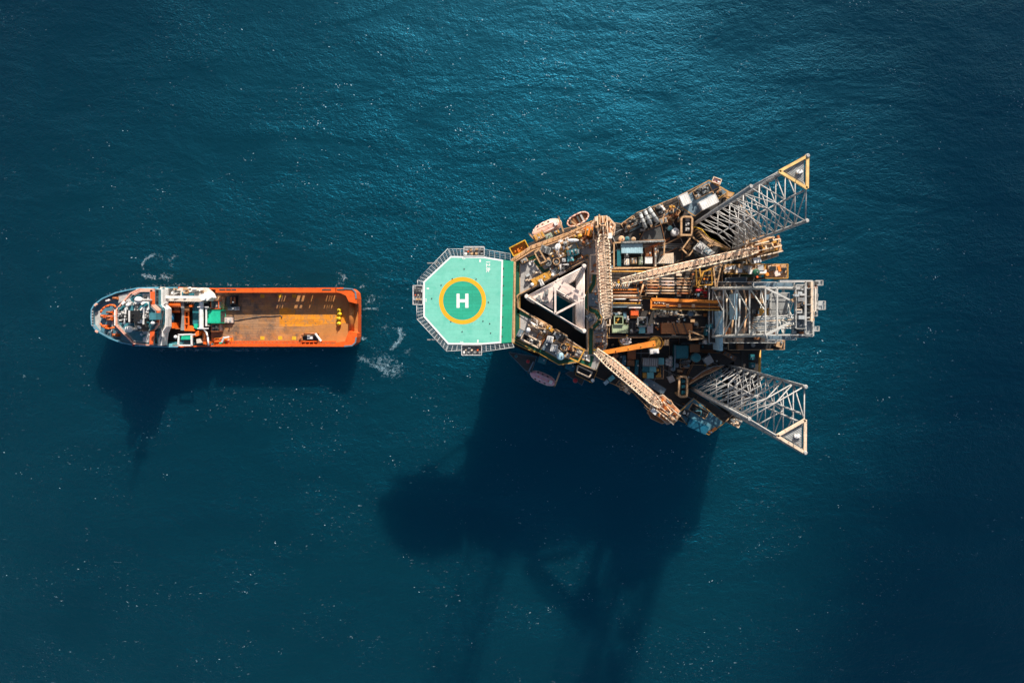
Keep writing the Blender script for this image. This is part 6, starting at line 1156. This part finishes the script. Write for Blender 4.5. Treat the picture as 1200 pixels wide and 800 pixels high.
rb = thing('rescue_boat', 'small dark boat with a white console in the cradle at the near rail', 'boat', (*P('w', 545, 528, 6).to_2d(), CD)); q = PL('w', [(495, 505), (590, 505), (600, 548), (488, 548)], 6.4); pts = [quad(q, u, v) for u, v in ((.02, .5), (.12, .15), (.9, .1), (.95, .5), (.9, .95), (.1, .9))]; MB().prism(pts, CD + .3, 6.2, [Vector(p).lerp(Vector(centre(pts)), .3) for p in pts]).build('boat_hull', 'black', rb); p = quad(q, .5, .5); MB().box((p.x, p.y, 6.2), (1.6, .9, .6)).build('console', 'bright', rb); MB().box((p.x - .3, p.y + .5, 6.2), (.8, .5, .9)).build('seat', 'ltgrey', rb)
cr_ = thing('boat_cradle', 'orange-brown cradle frame with one white arm around the small dark boat', 'cradle', (*P('w', 545, 500, 7).to_2d(), CD)); MB().path([P('w', x, y, 7) for x, y in ((480, 548), (492, 518), (505, 505), (575, 503))], .28, 8).build('cradle_frame', 'rusty', cr_); MB().bar(P('w', 573, 503, 7.2), P('w', 607, 548, 7.2), .45, .5).build('cradle_arm', 'bright', cr_)
for x, y in ((484, 545), (575, 505)): p = P('w', x, y, 7); MB().bar((p.x, p.y, CD), (p.x, p.y, 7), .3, .3).build('cradle_post', 'rusty', cr_)
t = thing('gangway_ladder', 'short white bent gangway over the orange rail beside the rusty basket', 'gangway', (*P('y', 930, 680, 8).to_2d(), CD)); MB().bar(P('y', 985, 645, 7.6), P('y', 925, 655, 7.6), .5, .3).build('upper_flight', 'bright', t); MB().bar(P('y', 925, 650, 7.6), P('y', 900, 710, 7.2), .5, .3).build('lower_flight', 'bright', t); p = P('y', 885, 718, 7); MB().box((p.x, p.y, CD), (1.0, .5, 2.4)).build('landing_box', 'green', t); MB().bar((*P('y', 970, 650, 7.6).to_2d(), CD), P('y', 970, 650, 7.6), .2, .2).build('post', 'ltgrey', t)
skid(X('y', 880, 690, 240, 70, -6, 6.4), CD + .02, 6.2, 'orange', 'jumble of orange fenders and winches at the near rail beside the white gangway', ('orange', 'redor', 'shippink', 'rusty'), 'fender_stack', 'fenders', 18, None, 'orange')
#PART6
# ------------------------------------------------------------------ light, sky, camera
EL, AZ = math.radians(28.0), math.atan2(.27, .963)
sd = Vector((math.cos(EL) * math.sin(AZ), math.cos(EL) * math.cos(AZ), math.sin(EL)))
sl = bpy.data.lights.new('sun', 'SUN'); sl.energy = 5.0; sl.angle = math.radians(1.0); sl.color = (1.0, .90, .78)
so = bpy.data.objects.new('sun', sl); C.objects.link(so); so.rotation_euler = (-sd).to_track_quat('-Z', 'Y').to_euler(); so.location = (0, 0, 300)
# unseen puffs added far off toward the sun to shade the stern-side water
cm_ = MB(); kz = 1500.0 / sd.z
for k in range(5600):
    y = R.uniform(-260, 240); e = 88 + .10 * y + 12 * math.sin(y * .021 + 1) - 112 * min(1, max(0, (y - 15) / 90)); x = e + (150 + max(0, y) * 1.0) * R.random() ** 0.9
    rw = 75 + max(0, y) * .3
    if x < e + rw and R.random() > ((x - e) / rw) ** 1.1: continue
    zc = R.uniform(-60, 60); r_ = R.uniform(4, 8); g = Vector((x, y, 0)) + sd * kz; g.z += zc; g.x += sd.x / sd.z * zc; g.y += sd.y / sd.z * zc
    cm_.ball(g, r_, r_, r_ * .7, 6, 4)
for k in range(900):  # sparser unseen puffs added to dim the upper left water
    x, y = R.uniform(-330, -40), R.uniform(-40, 260)
    f = min(1, max(0, (y - 15) / 110)) * min(1, max(0, (-x - 40) / 110))
    if x < -165: f = max(f, min(1, (-165 - x) / 60))
    if R.random() > f * .8: continue
    r_ = R.uniform(4, 7.5); g = Vector((x, y, 0)) + sd * kz; cm_.ball(g, r_, r_, r_ * .7, 6, 4)
tag(cm_.build('added_shade_puffs', mat('shade_puff_white', (.8, .8, .8), rough=.9, var=.05)), None, None, None, 'stuff')
w = bpy.data.worlds.new('World'); bpy.context.scene.world = w; w.use_nodes = True
nt = w.node_tree; sk = nt.nodes.new('ShaderNodeTexSky'); sk.sky_type = 'NISHITA'; sk.sun_disc = False; sk.sun_elevation = EL; sk.sun_rotation = AZ; sk.air_density = 1.0; sk.dust_density = 2.0; sk.ozone_density = 0.3
nt.links.new(sk.outputs['Color'], nt.nodes['Background'].inputs['Color']); nt.nodes['Background'].inputs['Strength'].default_value = 0.07
cd = bpy.data.cameras.new('camera'); cd.sensor_width = 36; cd.lens = 36 * F / 1200; cd.shift_x = (600 - CX) / 1200; cd.shift_y = (CY - 400) / 1200; cd.clip_start = 1; cd.clip_end = 8000
co = bpy.data.objects.new('camera', cd); C.objects.link(co); co.location = (0, 0, H); co.rotation_euler = (0, 0, 0)
sc = bpy.context.scene; sc.camera = co
sc.view_settings.view_transform = 'Standard'; sc.view_settings.look = 'None'; sc.view_settings.exposure = 0.68; sc.view_settings.gamma = 1
